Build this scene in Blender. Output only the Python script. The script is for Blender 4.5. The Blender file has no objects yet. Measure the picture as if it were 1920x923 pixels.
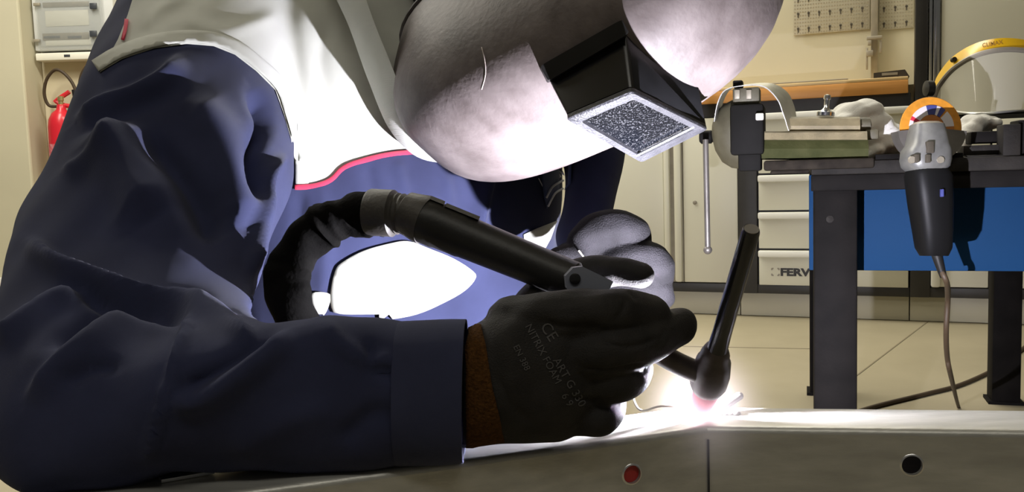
import bpy, bmesh, math, random
import numpy as np
from mathutils import Vector, Matrix, geometry, bvhtree
random.seed(4); RNG = np.random.default_rng(4)
SC = bpy.context.scene
COL = SC.collection
PI = math.pi

# ------------------------------------------------------------------ camera, sky, lamps, exposure
FPX, CX, CY = 1650.0, 960.0, 461.5
CAM = Vector((0, 0, 0.662))
_p, _r = math.radians(5.07), 0.032
_f = Vector((0, math.cos(_p), -math.sin(_p))); _r0 = Vector((1, 0, 0)); _u0 = Vector((0, math.sin(_p), math.cos(_p)))
CR = math.cos(_r) * _r0 - math.sin(_r) * _u0      # image right
CU = math.sin(_r) * _r0 + math.cos(_r) * _u0      # image up
CF = _f                                           # view direction
cd = bpy.data.cameras.new('camera'); cam = bpy.data.objects.new('camera', cd); COL.objects.link(cam)
cd.sensor_width = 36.0; cd.lens = 36.0 * FPX / 1920.0; cd.clip_start = 0.05; cd.clip_end = 60
M = Matrix((CR, CU, -CF)).transposed().to_4x4(); M.translation = CAM
cam.matrix_world = M
SC.camera = cam

def P(px, py, d):
    px, py, d = float(px), float(py), float(d)
    return CAM + d * (CF + (px - CX) / FPX * CR - (py - CY) / FPX * CU)
def ray(px, py):
    px, py = float(px), float(py)
    return (CF + (px - CX) / FPX * CR - (py - CY) / FPX * CU)
def G(px, py, z=0.0):
    v = ray(px, py); return CAM + v * ((z - CAM.z) / v.z)
def cv(a, b, c):
    return a * CR + b * CF + c * CU
def PF(px, py, d): return P(px, py, d * KD)
def pix(v):
    w = Vector(v) - CAM; d = w.dot(CF)
    return CX + w.dot(CR) / d * FPX, CY - w.dot(CU) / d * FPX, d

SC.view_settings.view_transform = 'Standard'
SC.view_settings.look = 'None'
SC.view_settings.gamma = 1.0
SC.view_settings.use_curve_mapping = False
SC.view_settings.exposure = 0.0

wd = bpy.data.worlds.new('world'); SC.world = wd; wd.use_nodes = True
wd.node_tree.nodes['Background'].inputs[0].default_value = (1.0, 0.95, 0.82, 1)
wd.node_tree.nodes['Background'].inputs[1].default_value = 0.07

def area(name, loc, rot, sx, sy, power, col):
    l = bpy.data.lights.new(name, 'AREA'); l.shape = 'RECTANGLE'; l.size = sx; l.size_y = sy
    l.energy = power; l.color = col
    o = bpy.data.objects.new(name, l); COL.objects.link(o); o.location = loc; o.rotation_euler = rot
    return o
WARM = (1.0, 0.96, 0.85)
area('ceiling_lamp', (0.2, 3.6, 3.3), (0, 0, 0), 3.2, 0.5, 125, WARM)
area('ceiling_lamp', (-2.6, 3.2, 3.3), (0, 0, 0), 0.5, 2.6, 105, WARM)
area('ceiling_lamp', (0.0, -1.2, 3.3), (0, 0, 0), 3.2, 0.5, 34, WARM)

KD = 0.92                                         # distance of the work, against a first estimate of 0.75 m to the mitre
ZT = P(1325, 803, 0.75 * KD).z                         # top plane of the steel frame being welded
ARC = G(1311, 777, ZT) + Vector((0, 0, 0.006))
al = bpy.data.lights.new('arc_light', 'POINT'); al.energy = 185.0; al.color = (0.88, 0.87, 1.0); al.shadow_soft_size = 0.004
ao = bpy.data.objects.new('arc_light', al); COL.objects.link(ao); ao.location = ARC + Vector((0.0, 0, 0.006))

# ------------------------------------------------------------------ materials
def mat(name, col, rough=0.6, metal=0.0, var=0.0, vscale=20.0, bump=0.0, bscale=200.0, col2=None, spec=0.5, stretch=None, sheen=0.0, emit=None, estr=0.0):
    m = bpy.data.materials.new(name); m.use_nodes = True
    nt = m.node_tree; b = nt.nodes['Principled BSDF']
    b.inputs['Base Color'].default_value = (*col, 1); b.inputs['Roughness'].default_value = rough
    b.inputs['Metallic'].default_value = metal; b.inputs['Specular IOR Level'].default_value = spec
    if sheen: b.inputs['Sheen Weight'].default_value = sheen; b.inputs['Sheen Roughness'].default_value = 0.5
    tc = nt.nodes.new('ShaderNodeTexCoord'); vec = tc.outputs['Object']
    if stretch:
        mp = nt.nodes.new('ShaderNodeMapping'); mp.inputs['Scale'].default_value = stretch
        nt.links.new(vec, mp.inputs['Vector']); vec = mp.outputs['Vector']
    if var or col2:
        n = nt.nodes.new('ShaderNodeTexNoise'); n.inputs['Scale'].default_value = vscale; n.inputs['Detail'].default_value = 6
        nt.links.new(vec, n.inputs['Vector'])
        rp = nt.nodes.new('ShaderNodeValToRGB'); rp.color_ramp.elements[0].position = 0.32; rp.color_ramp.elements[1].position = 0.68
        c2 = col2 if col2 else tuple(min(1, c * (1 + var)) for c in col)
        c1 = col if col2 else tuple(c * (1 - var) for c in col)
        rp.color_ramp.elements[0].color = (*c1, 1); rp.color_ramp.elements[1].color = (*c2, 1)
        nt.links.new(n.outputs['Fac'], rp.inputs['Fac']); nt.links.new(rp.outputs['Color'], b.inputs['Base Color'])
    if bump:
        n2 = nt.nodes.new('ShaderNodeTexNoise'); n2.inputs['Scale'].default_value = bscale; n2.inputs['Detail'].default_value = 4
        nt.links.new(vec, n2.inputs['Vector'])
        bp = nt.nodes.new('ShaderNodeBump'); bp.inputs['Strength'].default_value = bump; bp.inputs['Distance'].default_value = 0.002
        nt.links.new(n2.outputs['Fac'], bp.inputs['Height']); nt.links.new(bp.outputs['Normal'], b.inputs['Normal'])
    if emit:
        b.inputs['Emission Color'].default_value = (*emit, 1); b.inputs['Emission Strength'].default_value = estr
    return m

def cloth(name, col, scale=900.0, strength=0.35, var=0.18, sheen=0.25):
    """woven twill: fine diagonal waves as relief, mottled colour"""
    m = mat(name, col, rough=0.92, var=var, vscale=14, spec=0.15, sheen=sheen)
    nt = m.node_tree; b = nt.nodes['Principled BSDF']
    tc = nt.nodes.new('ShaderNodeTexCoord')
    w = nt.nodes.new('ShaderNodeTexWave'); w.inputs['Scale'].default_value = scale; w.inputs['Distortion'].default_value = 2.0
    w.wave_type = 'BANDS'; w.bands_direction = 'DIAGONAL'
    n = nt.nodes.new('ShaderNodeTexNoise'); n.inputs['Scale'].default_value = scale * 0.9
    mx = nt.nodes.new('ShaderNodeMath'); mx.operation = 'ADD'
    nt.links.new(tc.outputs['Object'], w.inputs['Vector']); nt.links.new(tc.outputs['Object'], n.inputs['Vector'])
    nt.links.new(w.outputs['Fac'], mx.inputs[0]); nt.links.new(n.outputs['Fac'], mx.inputs[1])
    bp = nt.nodes.new('ShaderNodeBump'); bp.inputs['Strength'].default_value = strength; bp.inputs['Distance'].default_value = 0.0006
    nt.links.new(mx.outputs[0], bp.inputs['Height']); nt.links.new(bp.outputs['Normal'], b.inputs['Normal'])
    return m

def glass(name, col=(1, 1, 1), rough=0.02, alpha=0.15):
    m = mat(name, col, rough=rough, spec=0.6)
    m.node_tree.nodes['Principled BSDF'].inputs['Alpha'].default_value = alpha
    return m

MT = {}
MT['navy'] = cloth('navy_cloth', (0.026, 0.030, 0.068), sheen=0.05)
MT['navy_light'] = cloth('navy_cloth_worn', (0.030, 0.034, 0.070), sheen=0.05)
MT['grey_cloth'] = cloth('grey_cloth', (0.46, 0.465, 0.41), var=0.08)
MT['red_piping'] = cloth('red_piping', (0.55, 0.03, 0.07), var=0.1)
MT['trouser'] = cloth('trouser_cloth', (0.030, 0.034, 0.07))
MT['badge'] = cloth('badge_thread', (0.55, 0.55, 0.62), var=0.1)
MT['badge_blue'] = cloth('badge_ground', (0.06, 0.08, 0.17), var=0.1)
MT['glove'] = mat('black_glove_coating', (0.014, 0.0125, 0.0115), rough=0.66, var=0.25, vscale=60, bump=0.35, bscale=900, spec=0.2)
MT['glove_far'] = mat('grey_glove_coating', (0.0065, 0.006, 0.007), rough=0.85, var=0.35, vscale=60, bump=0.5, bscale=700, spec=0.12)
MT['knit'] = mat('brown_knit', (0.055, 0.024, 0.006), rough=0.95, var=0.35, vscale=400, bump=0.9, bscale=500, spec=0.1)
MT['glove_print'] = mat('grey_glove_print', (0.060, 0.057, 0.057), rough=0.8)
MT['helmet'] = mat('worn_brown_grey_helmet', (0.080, 0.064, 0.060), rough=0.55, col2=(0.150, 0.126, 0.120), vscale=26, bump=0.25, bscale=160, spec=0.35)
MT['helmet_edge'] = mat('dark_helmet_edge', (0.06, 0.05, 0.045), rough=0.6)
MT['scratch'] = mat('pale_scratch', (0.42, 0.36, 0.33), rough=0.6)
MT['black_plastic'] = mat('black_plastic', (0.010, 0.0095, 0.009), rough=0.45, spec=0.35, var=0.25, vscale=40, bump=0.1, bscale=300)
MT['black_satin'] = mat('black_satin', (0.010, 0.010, 0.011), rough=0.22, var=0.2, vscale=60)
MT['lens_frame'] = mat('spattered_grey_lens_frame', (0.030, 0.030, 0.034), rough=0.45, var=0.25, vscale=90, bump=0.4, bscale=500)
MT['hose'] = mat('black_leather_hose', (0.003, 0.0028, 0.0025), rough=0.85, var=0.4, vscale=50, bump=0.4, bscale=240, spec=0.04)
MT['rubber_brown'] = mat('worn_black_rubber', (0.030, 0.026, 0.022), rough=0.55, var=0.3, vscale=70, bump=0.2, bscale=300)
MT['switch'] = mat('blue_grey_switch', (0.15, 0.16, 0.20), rough=0.45, var=0.1)
MT['copper_head'] = mat('dark_torch_head', (0.035, 0.025, 0.024), rough=0.4, var=0.3, vscale=80)
MT['ceramic'] = mat('pink_ceramic', (0.75, 0.22, 0.32), rough=0.5)
MT['steel'] = mat('brushed_steel', (0.40, 0.395, 0.37), rough=0.42, metal=0.5, var=0.16, vscale=9, bump=0.12, bscale=60, stretch=(1.5, 8, 8))
MT['bright_steel'] = mat('bright_steel', (0.62, 0.62, 0.63), rough=0.3, metal=0.9, var=0.1)
MT['dark_inside'] = mat('dark_inside', (0.02, 0.02, 0.022), rough=0.7)
MT['red_cap'] = mat('red_cap', (0.35, 0.02, 0.02), rough=0.5)
MT['floor'] = mat('tan_concrete', (0.27, 0.235, 0.15), rough=0.6, col2=(0.34, 0.295, 0.195), vscale=2.2, bump=0.1, bscale=30)
MT['floor_joint'] = mat('floor_joint', (0.19, 0.16, 0.10), rough=0.8)
MT['wall'] = mat('beige_wall', (0.56, 0.52, 0.38), rough=0.85, var=0.04, vscale=2, bump=0.05)
MT['wall_plaster'] = mat('beige_plaster', (0.62, 0.55, 0.38), rough=0.85, var=0.05, vscale=3, bump=0.05)  # warm beige plaster of the recessed left wall
MT['white_skirt'] = mat('white_skirting', (0.78, 0.76, 0.72), rough=0.5)
MT['cream'] = mat('cream_enamel', (0.66, 0.64, 0.52), rough=0.42, var=0.02, vscale=4)
MT['white_enamel'] = mat('white_enamel', (0.80, 0.79, 0.72), rough=0.35)
MT['black_frame'] = mat('black_powder_coat', (0.022, 0.020, 0.018), rough=0.5, var=0.15)
MT['plinth'] = mat('pale_plinth', (0.50, 0.47, 0.36), rough=0.5, var=0.04, vscale=4)
MT['orange_wood'] = mat('orange_beech', (0.60, 0.27, 0.06), rough=0.45, col2=(0.72, 0.34, 0.09), vscale=5, stretch=(1, 1, 12))
MT['pale_wood'] = mat('pale_beech', (0.70, 0.50, 0.24), rough=0.45, var=0.08, vscale=6)
MT['panel'] = mat('cream_back_panel', (0.46, 0.43, 0.315), rough=0.5, var=0.03, vscale=3)
MT['peg'] = mat('grey_pegboard', (0.42, 0.40, 0.32), rough=0.5)
MT['slot'] = mat('dark_slot', (0.06, 0.05, 0.035), rough=0.8)
MT['dot'] = mat('small_hole', (0.27, 0.24, 0.17), rough=0.8)
MT['grey_metal'] = mat('grey_metal', (0.30, 0.27, 0.21), rough=0.5, metal=0.3, var=0.1)
MT['chrome'] = mat('chrome', (0.72, 0.73, 0.76), rough=0.18, metal=1.0)
MT['grinder_black'] = mat('grinder_black', (0.005, 0.005, 0.0055), rough=0.5, spec=0.2)
MT['vise_base'] = mat('dark_rusty_base', (0.010, 0.007, 0.005), rough=0.8, col2=(0.03, 0.024, 0.017), vscale=45, spec=0.2)
MT['dark_box'] = mat('dark_brown_box', (0.035, 0.026, 0.016), rough=0.6, var=0.2)
MT['blue'] = mat('blue_enamel', (0.004, 0.036, 0.105), spec=0.15, rough=0.7, var=0.06, vscale=4)
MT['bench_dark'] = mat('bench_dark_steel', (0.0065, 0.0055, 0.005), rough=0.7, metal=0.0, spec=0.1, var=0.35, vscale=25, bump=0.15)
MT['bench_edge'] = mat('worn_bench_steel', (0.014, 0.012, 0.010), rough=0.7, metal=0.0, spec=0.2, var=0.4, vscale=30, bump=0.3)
MT['vise_green'] = mat('green_vise_enamel', (0.040, 0.045, 0.014), rough=0.7, col2=(0.065, 0.067, 0.025), spec=0.2, vscale=40, bump=0.35, bscale=150)
MT['vise_tan'] = mat('tan_worn_vise', (0.24, 0.20, 0.115), rough=0.6, var=0.2, vscale=50, bump=0.3)
MT['vise_olive'] = mat('olive_vise_casting', (0.075, 0.066, 0.04), rough=0.6, col2=(0.12, 0.11, 0.07), vscale=30, bump=0.4, bscale=120)
MT['vise_dark'] = mat('dark_vise_steel', (0.009, 0.0085, 0.008), rough=0.7, metal=0.0, spec=0.12, var=0.3)
MT['alu'] = mat('dull_aluminium', (0.50, 0.50, 0.47), rough=0.35, metal=0.8, var=0.15, vscale=25)
MT['rag'] = mat('white_rag', (0.80, 0.79, 0.75), rough=0.95, var=0.06, vscale=30, bump=0.3, bscale=400, spec=0.1)
MT['yellow'] = mat('yellow_plastic', (0.85, 0.50, 0.005), rough=0.38)
MT['yellow_print'] = mat('brown_print', (0.40, 0.20, 0.02), rough=0.5)
MT['visor'] = glass('clear_visor', (0.92, 0.90, 0.80), rough=0.04, alpha=0.24)
MT['disc_orange'] = mat('orange_disc_rim', (0.62, 0.25, 0.02), rough=0.6, var=0.12, vscale=120)
MT['disc_brown'] = mat('brown_disc_hub', (0.42, 0.15, 0.03), rough=0.6)
MT['label_white'] = mat('label_white', (0.66, 0.62, 0.64), rough=0.5)
MT['label_blue'] = mat('label_blue', (0.05, 0.06, 0.22), rough=0.5)
MT['label_red'] = mat('label_red', (0.60, 0.03, 0.06), rough=0.5)
MT['grinder_metal'] = mat('cast_grey_metal', (0.24, 0.24, 0.23), rough=0.4, metal=0.5, var=0.15, vscale=60)
MT['guard'] = mat('dull_guard_metal', (0.20, 0.185, 0.17), rough=0.45, metal=0.6, var=0.2)
MT['cable'] = mat('brown_black_cable', (0.055, 0.035, 0.018), rough=0.6)
MT['red_paint'] = mat('red_paint', (0.62, 0.02, 0.035), rough=0.28)
MT['pink_label'] = mat('pale_extinguisher_label', (0.72, 0.30, 0.33), rough=0.5, col2=(0.62, 0.03, 0.05), vscale=60)
MT['grey_white'] = mat('grey_white_plastic', (0.62, 0.63, 0.62), rough=0.4)
MT['panel_white'] = mat('cream_white_plastic', (0.82, 0.80, 0.70), rough=0.4)
MT['clear_cover'] = glass('smoky_clear_cover', (0.45, 0.47, 0.46), rough=0.05, alpha=0.24)
MT['latch'] = mat('dark_latch', (0.045, 0.05, 0.06), rough=0.4)
MT['ceiling'] = mat('pale_ceiling', (0.6, 0.58, 0.52), rough=0.9)
MT['hood'] = cloth('dark_hood_cloth', (0.012, 0.013, 0.022))
MT['brass'] = mat('brass', (0.55, 0.45, 0.22), rough=0.35, metal=0.8)
m = mat('arc_core', (1, 1, 1), emit=(0.95, 0.95, 1.0), estr=60.0); MT['arc'] = m

# lens: dark welding glass speckled with spatter
m = mat('spattered_dark_lens', (0.012, 0.013, 0.02), rough=0.12, spec=0.6)
nt = m.node_tree; b = nt.nodes['Principled BSDF']; tc = nt.nodes.new('ShaderNodeTexCoord')
n = nt.nodes.new('ShaderNodeTexNoise'); n.inputs['Scale'].default_value = 620; n.inputs['Detail'].default_value = 3
rp = nt.nodes.new('ShaderNodeValToRGB'); rp.color_ramp.elements[0].position = 0.60; rp.color_ramp.elements[1].position = 0.72
rp.color_ramp.elements[0].color = (0.003, 0.0035, 0.005, 1); rp.color_ramp.elements[1].color = (0.028, 0.028, 0.031, 1)
nt.links.new(tc.outputs['Object'], n.inputs['Vector']); nt.links.new(n.outputs['Fac'], rp.inputs['Fac']); nt.links.new(rp.outputs['Color'], b.inputs['Base Color'])
rr = nt.nodes.new('ShaderNodeMapRange'); rr.inputs[1].default_value = 0.5; rr.inputs[2].default_value = 0.7; rr.inputs[3].default_value = 0.12; rr.inputs[4].default_value = 0.7
nt.links.new(n.outputs['Fac'], rr.inputs[0]); nt.links.new(rr.outputs[0], b.inputs['Roughness'])
MT['lens'] = m
# arc bloom put in as a glowing volume, falling off from its middle
m = bpy.data.materials.new('arc_bloom'); m.use_nodes = True; nt = m.node_tree; nt.nodes.clear()
out = nt.nodes.new('ShaderNodeOutputMaterial'); em = nt.nodes.new('ShaderNodeVolumePrincipled')
em.inputs['Density'].default_value = 0.0; em.inputs['Emission Color'].default_value = (1.0, 0.88, 0.96, 1)
tc = nt.nodes.new('ShaderNodeTexCoord'); ln = nt.nodes.new('ShaderNodeVectorMath'); ln.operation = 'LENGTH'
mr = nt.nodes.new('ShaderNodeMapRange'); mr.inputs[1].default_value = 0.0; mr.inputs[2].default_value = 0.080; mr.inputs[3].default_value = 1.0; mr.inputs[4].default_value = 0.0
pw = nt.nodes.new('ShaderNodeMath'); pw.operation = 'POWER'; pw.inputs[1].default_value = 4.2
ml = nt.nodes.new('ShaderNodeMath'); ml.operation = 'MULTIPLY'; ml.inputs[1].default_value = 110.0
nt.links.new(tc.outputs['Object'], ln.inputs[0]); nt.links.new(ln.outputs['Value'], mr.inputs[0]); nt.links.new(mr.outputs[0], pw.inputs[0])
nt.links.new(pw.outputs[0], ml.inputs[0]); nt.links.new(ml.outputs[0], em.inputs['Emission Strength']); nt.links.new(em.outputs[0], out.inputs['Volume'])
MT['arc_bloom'] = m

# ------------------------------------------------------------------ mesh helpers
WLOC = {}
def thing(name, label, cat, loc, group=None):
    o = bpy.data.objects.new(name, None); COL.objects.link(o); o.location = loc; o.empty_display_size = 0.05
    WLOC[o] = Vector(loc); o['label'] = label; o['category'] = cat
    if group: o['group'] = group
    return o
def tag(o, label=None, cat=None, group=None, kind=None):
    if label: o['label'] = label
    if cat: o['category'] = cat
    if group: o['group'] = group
    if kind: o['kind'] = kind
    return o
def obj(name, bm, m, parent=None, smooth=True, kind=None, angle=40):
    if isinstance(bm, bmesh.types.BMesh):
        bmesh.ops.recalc_face_normals(bm, faces=bm.faces)
        me = bpy.data.meshes.new(name); bm.to_mesh(me); bm.free()
    else:
        me = bm; me.name = name
    o = bpy.data.objects.new(name, me); COL.objects.link(o)
    if parent is not None:
        base = WLOC[parent]; o.parent = parent
    else:
        n = len(me.vertices); a = np.empty(n * 3); me.vertices.foreach_get('co', a); a = a.reshape(-1, 3)
        base = Vector(((a[:, 0].min() + a[:, 0].max()) / 2, (a[:, 1].min() + a[:, 1].max()) / 2, a[:, 2].min()))
        o.location = base
    WLOC[o] = base
    me.transform(Matrix.Translation(-base))
    me.materials.append(MT[m] if isinstance(m, str) else m)
    if smooth:
        me.shade_smooth()
        if angle < 180:
            me.set_sharp_from_angle(angle=math.radians(angle))
    if kind: o['kind'] = kind
    return o
def struct(name, bm, m, **k):
    o = obj(name, bm, m, **k); o['kind'] = 'structure'; return o

def NB(): return bmesh.new()
def add_box(bm, c, ax, ay, az, bevel=0.0):
    """box with centre c and half-axis vectors ax, ay, az"""
    t = bmesh.new(); vs = []
    for k in (-1, 1):
        for j in (-1, 1):
            for i in (-1, 1):
                vs.append(t.verts.new(Vector(c) + i * ax + j * ay + k * az))
    for f in ((0, 2, 3, 1), (4, 5, 7, 6), (0, 1, 5, 4), (2, 6, 7, 3), (0, 4, 6, 2), (1, 3, 7, 5)):
        t.faces.new([vs[i] for i in f])
    bmesh.ops.recalc_face_normals(t, faces=t.faces)
    if bevel > 0:
        bmesh.ops.bevel(t, geom=list(t.edges), offset=bevel, segments=2, profile=0.5, affect='EDGES')
    join(bm, t); return bm
def join(bm, t):
    me = bpy.data.meshes.new('tmp'); t.to_mesh(me); t.free(); bm.from_mesh(me); bpy.data.meshes.remove(me)
def aabox(bm, a, b, bevel=0.0):
    a, b = Vector(a), Vector(b); c = (a + b) / 2; h = (b - a) / 2
    return add_box(bm, c, Vector((h.x, 0, 0)), Vector((0, h.y, 0)), Vector((0, 0, h.z)), bevel)
def catmull(pts, k=8, closed=False):
    pts = [np.array(p, float) for p in pts]; n = len(pts); out = []
    rng = range(n if closed else n - 1)
    for i in rng:
        if closed:
            p0, p1, p2, p3 = pts[i - 1], pts[i], pts[(i + 1) % n], pts[(i + 2) % n]
        else:
            p1, p2 = pts[i], pts[i + 1]
            p0 = pts[i - 1] if i > 0 else 2 * p1 - p2; p3 = pts[i + 2] if i + 2 < n else 2 * p2 - p1
        for j in range(k):
            t = j / k
            out.append(0.5 * (2 * p1 + (p2 - p0) * t + (2 * p0 - 5 * p1 + 4 * p2 - p3) * t * t + (3 * p1 - p0 - 3 * p2 + p3) * t ** 3))
    if not closed: out.append(pts[-1])
    return [tuple(float(x) for x in p) for p in out]
def loft(bm, rings, cap=True, closed=True):
    vr = [[bm.verts.new(Vector(p)) for p in r] for r in rings]; n = len(vr[0])
    for a, b in zip(vr[:-1], vr[1:]):
        for i in range(n if closed else n - 1):
            j = (i + 1) % n
            bm.faces.new((a[i], a[j], b[j], b[i]))
    if cap and closed:
        bm.faces.new(vr[0][::-1]); bm.faces.new(vr[-1])
    return bm
def tube(bm, path, rad, seg=16, cap=True):
    path = [Vector(p) for p in path]; n = len(path)
    rads = [float(x) for x in rad] if hasattr(rad, '__len__') else [rad] * n
    tan = []
    for i in range(n):
        tan.append((path[min(i + 1, n - 1)] - path[max(i - 1, 0)]).normalized())
    ref = Vector((0, 0, 1)) if abs(tan[0].z) < 0.9 else Vector((1, 0, 0))
    a = tan[0].cross(ref).normalized(); rings = []
    for i in range(n):
        a = (a - tan[i] * a.dot(tan[i])).normalized(); b = tan[i].cross(a)
        rings.append([path[i] + rads[i] * (math.cos(2 * PI * k / seg) * a + math.sin(2 * PI * k / seg) * b) for k in range(seg)])
    return loft(bm, rings, cap)
def lathe(bm, prof, o, axis, seg=32, cap=True, ref=None, arc=None):
    """prof: list of (radius, height along axis)"""
    ax = Vector(axis).normalized(); r = Vector(ref) if ref else (Vector((0, 0, 1)) if abs(ax.z) < 0.9 else Vector((1, 0, 0)))
    a = ax.cross(r).normalized(); b = ax.cross(a)
    rings = [[Vector(o) + ax * h + max(rr, 1e-5) * (math.cos(2 * PI * k / seg) * a + math.sin(2 * PI * k / seg) * b) for k in range(seg)] for rr, h in prof]
    return loft(bm, rings, cap)
def prism(bm, poly, ext):
    ext = Vector(ext); a = [bm.verts.new(Vector(p)) for p in poly]; b = [bm.verts.new(Vector(p) + ext) for p in poly]
    n = len(a); bm.faces.new(a[::-1]); bm.faces.new(b)
    for i in range(n): bm.faces.new((a[i], a[(i + 1) % n], b[(i + 1) % n], b[i]))
    return bm
def ball(bm, c, r, sub=2, scale=None, axes=None):
    t = bmesh.new(); bmesh.ops.create_icosphere(t, subdivisions=sub, radius=1.0)
    for v in t.verts:
        if axes: v.co = Vector(c) + v.co.x * axes[0] + v.co.y * axes[1] + v.co.z * axes[2]
        else: v.co = Vector(c) + v.co * r
    join(bm, t); return bm
def finger(bm, pts, radii, k=6, seg=14):
    """a finger: smooth chain through (px, py, depth) with a radius at each joint, ball ends"""
    q = [(*P(*p), r) for p, r in zip(pts, radii)]; c = catmull(q, k)
    tube(bm, [Vector(v[:3]) for v in c], [v[3] for v in c], seg)
    ball(bm, c[0][:3], c[0][3], 2); ball(bm, c[-1][:3], c[-1][3], 3)
def remesh(bm, voxel, smooth=6, fac=0.5):
    bmesh.ops.recalc_face_normals(bm, faces=bm.faces)
    me = bpy.data.meshes.new('tmp'); bm.to_mesh(me); bm.free()
    o = bpy.data.objects.new('tmp', me); COL.objects.link(o)
    md = o.modifiers.new('r', 'REMESH'); md.mode = 'VOXEL'; md.voxel_size = voxel; md.adaptivity = 0
    if smooth:
        s = o.modifiers.new('s', 'SMOOTH'); s.iterations = smooth; s.factor = fac
    dg = bpy.context.evaluated_depsgraph_get()
    r = bpy.data.meshes.new_from_object(o.evaluated_get(dg))
    bpy.data.objects.remove(o); bpy.data.meshes.remove(me)
    return r
def getco(me):
    a = np.empty(len(me.vertices) * 3); me.vertices.foreach_get('co', a); return a.reshape(-1, 3)
def getno(me):
    a = np.empty(len(me.vertices) * 3); me.vertex_normals.foreach_get('vector', a); return a.reshape(-1, 3)
NCR, NCU, NCF, NCAM = (np.array(v) for v in (CR, CU, CF, CAM))
def project(co):
    w = co - NCAM; d = w @ NCF
    return np.c_[CX + (w @ NCR) / d * FPX, CY - (w @ NCU) / d * FPX], d
def seg_dist(p, poly):
    """distance of points to a polyline, signed side, and position 0..1 along it"""
    best = np.full(len(p), 1e9); side = np.zeros(len(p)); tt = np.zeros(len(p))
    poly = np.array(poly, float); L = np.r_[0, np.cumsum(np.linalg.norm(np.diff(poly, axis=0), axis=1))]
    for i in range(len(poly) - 1):
        a, b = poly[i], poly[i + 1]; ab = b - a; l2 = ab @ ab
        t = np.clip(((p - a) @ ab) / l2, 0, 1); q = a + t[:, None] * ab; dd = np.linalg.norm(p - q, axis=1)
        m = dd < best; best[m] = dd[m]
        side[m] = np.sign(ab[0] * (p - a)[m, 1] - ab[1] * (p - a)[m, 0]); tt[m] = (L[i] + t[m] * math.sqrt(l2)) / L[-1]
    return best, side, tt
def sculpt(me, ridges, dmin=0, dmax=9):
    """press folds into cloth: each ridge is (polyline seen from the front, half width left, half width right, height in m)"""
    co = getco(me); no = getno(me); px, d = project(co)
    view = co - NCAM; view /= np.linalg.norm(view, axis=1)[:, None]
    face = np.clip(-(no * view).sum(1) * 2.5 + 0.15, 0, 1) * ((d > dmin) & (d < dmax))
    h = np.zeros(len(co))
    for poly, wl, wr, ht in ridges:
        poly = catmull(poly, 5)
        dist, side, t = seg_dist(px, poly)
        w = np.where(side < 0, wl, wr)
        prof = np.exp(-(dist / w) ** 2)
        tap = np.clip(np.minimum(t, 1 - t) * 6 + 0.12, 0, 1)
        h += ht * prof * tap
    co = co + no * (h * face)[:, None]
    me.vertices.foreach_set('co', co.ravel()); me.update()
def bvh_of(meshes):
    vs, fs, o = [], [], 0
    for me in meshes:
        vs += [v.co.copy() for v in me.vertices]; fs += [tuple(i + o for i in p.vertices) for p in me.polygons]; o = len(vs)
    return bvhtree.BVHTree.FromPolygons(vs, fs)
def inside(p, poly):
    x, y = p; r = False; j = len(poly) - 1
    for i in range(len(poly)):
        xi, yi = poly[i][:2]; xj, yj = poly[j][:2]
        if (yi > y) != (yj > y) and x < (xj - xi) * (y - yi) / (yj - yi) + xi: r = not r
        j = i
    return r
def patch(bvh, poly, step, off, thick, maxstretch=4.0, puff=0.0, k=6, smooth_poly=True, far=1.6, near=0.0):
    """a piece of cloth sewn on: the outline is laid on the cloth below, raised by off and given thickness"""
    if smooth_poly: poly = [tuple(p[:2]) for p in catmull(poly, k, True)]
    xs = [p[0] for p in poly]; ys = [p[1] for p in poly]
    pts = [Vector(p) for p in poly]; n = len(pts); edges = [(i, (i + 1) % n) for i in range(n)]
    ppoly = np.array(poly)
    x = min(xs)
    cand = []
    while x < max(xs):
        y = min(ys)
        while y < max(ys):
            if inside((x, y), poly): cand.append((x, y))
            y += step
        x += step
    if cand:
        ca = np.array(cand); dist, _, _ = seg_dist(ca, np.r_[ppoly, ppoly[:1]])
        pts += [Vector(c) for c, dd in zip(cand, dist) if dd > step * 0.45]
    r = geometry.delaunay_2d_cdt(pts, edges, [], 1, 1e-4)
    v2, f2 = r[0], r[2]
    va = np.array([tuple(v) for v in v2]); dist, _, _ = seg_dist(va, np.r_[ppoly, ppoly[:1]])
    bm = bmesh.new(); vv = []
    for i, v in enumerate(v2):
        rd = ray(v.x, v.y); hit = bvh.ray_cast(CAM, rd.normalized())
        if hit[0] is None or not near < (hit[0] - CAM).dot(CF) < far: vv.append(None); continue
        nn = hit[1]
        if nn.dot(rd) > 0: nn = -nn
        pf = puff * (1 - math.exp(-(dist[i] / 25.0))) if puff else 0
        w = hit[0] + nn * (off + pf); vv.append((bm.verts.new(w), w))
    for f in f2:
        if any(vv[i] is None for i in f): continue
        ok = True
        for a in range(3):
            i, j = f[a], f[(a + 1) % 3]
            l3 = (vv[i][1] - vv[j][1]).length; l2 = (v2[i] - v2[j]).length / FPX * 1.0
            if l3 > maxstretch * max(l2, step / FPX * 0.5): ok = False
        if ok:
            try: bm.faces.new([vv[i][0] for i in f])
            except ValueError: pass
    for v in [v for v in bm.verts if not v.link_faces]: bm.verts.remove(v)
    bmesh.ops.smooth_vert(bm, verts=[v for v in bm.verts if not v.is_boundary], factor=0.5, use_axis_x=True, use_axis_y=True, use_axis_z=True)
    if thick:
        for f in bm.faces:
            f.normal_update()
            if f.normal.dot(CF) > 0: f.normal_flip()
        g = bmesh.ops.extrude_face_region(bm, geom=list(bm.faces))
        nv = [e for e in g['geom'] if isinstance(e, bmesh.types.BMVert)]
        bm.normal_update()
        for v in nv: v.co += (CAM - v.co).normalized() * thick
    return bm
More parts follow.
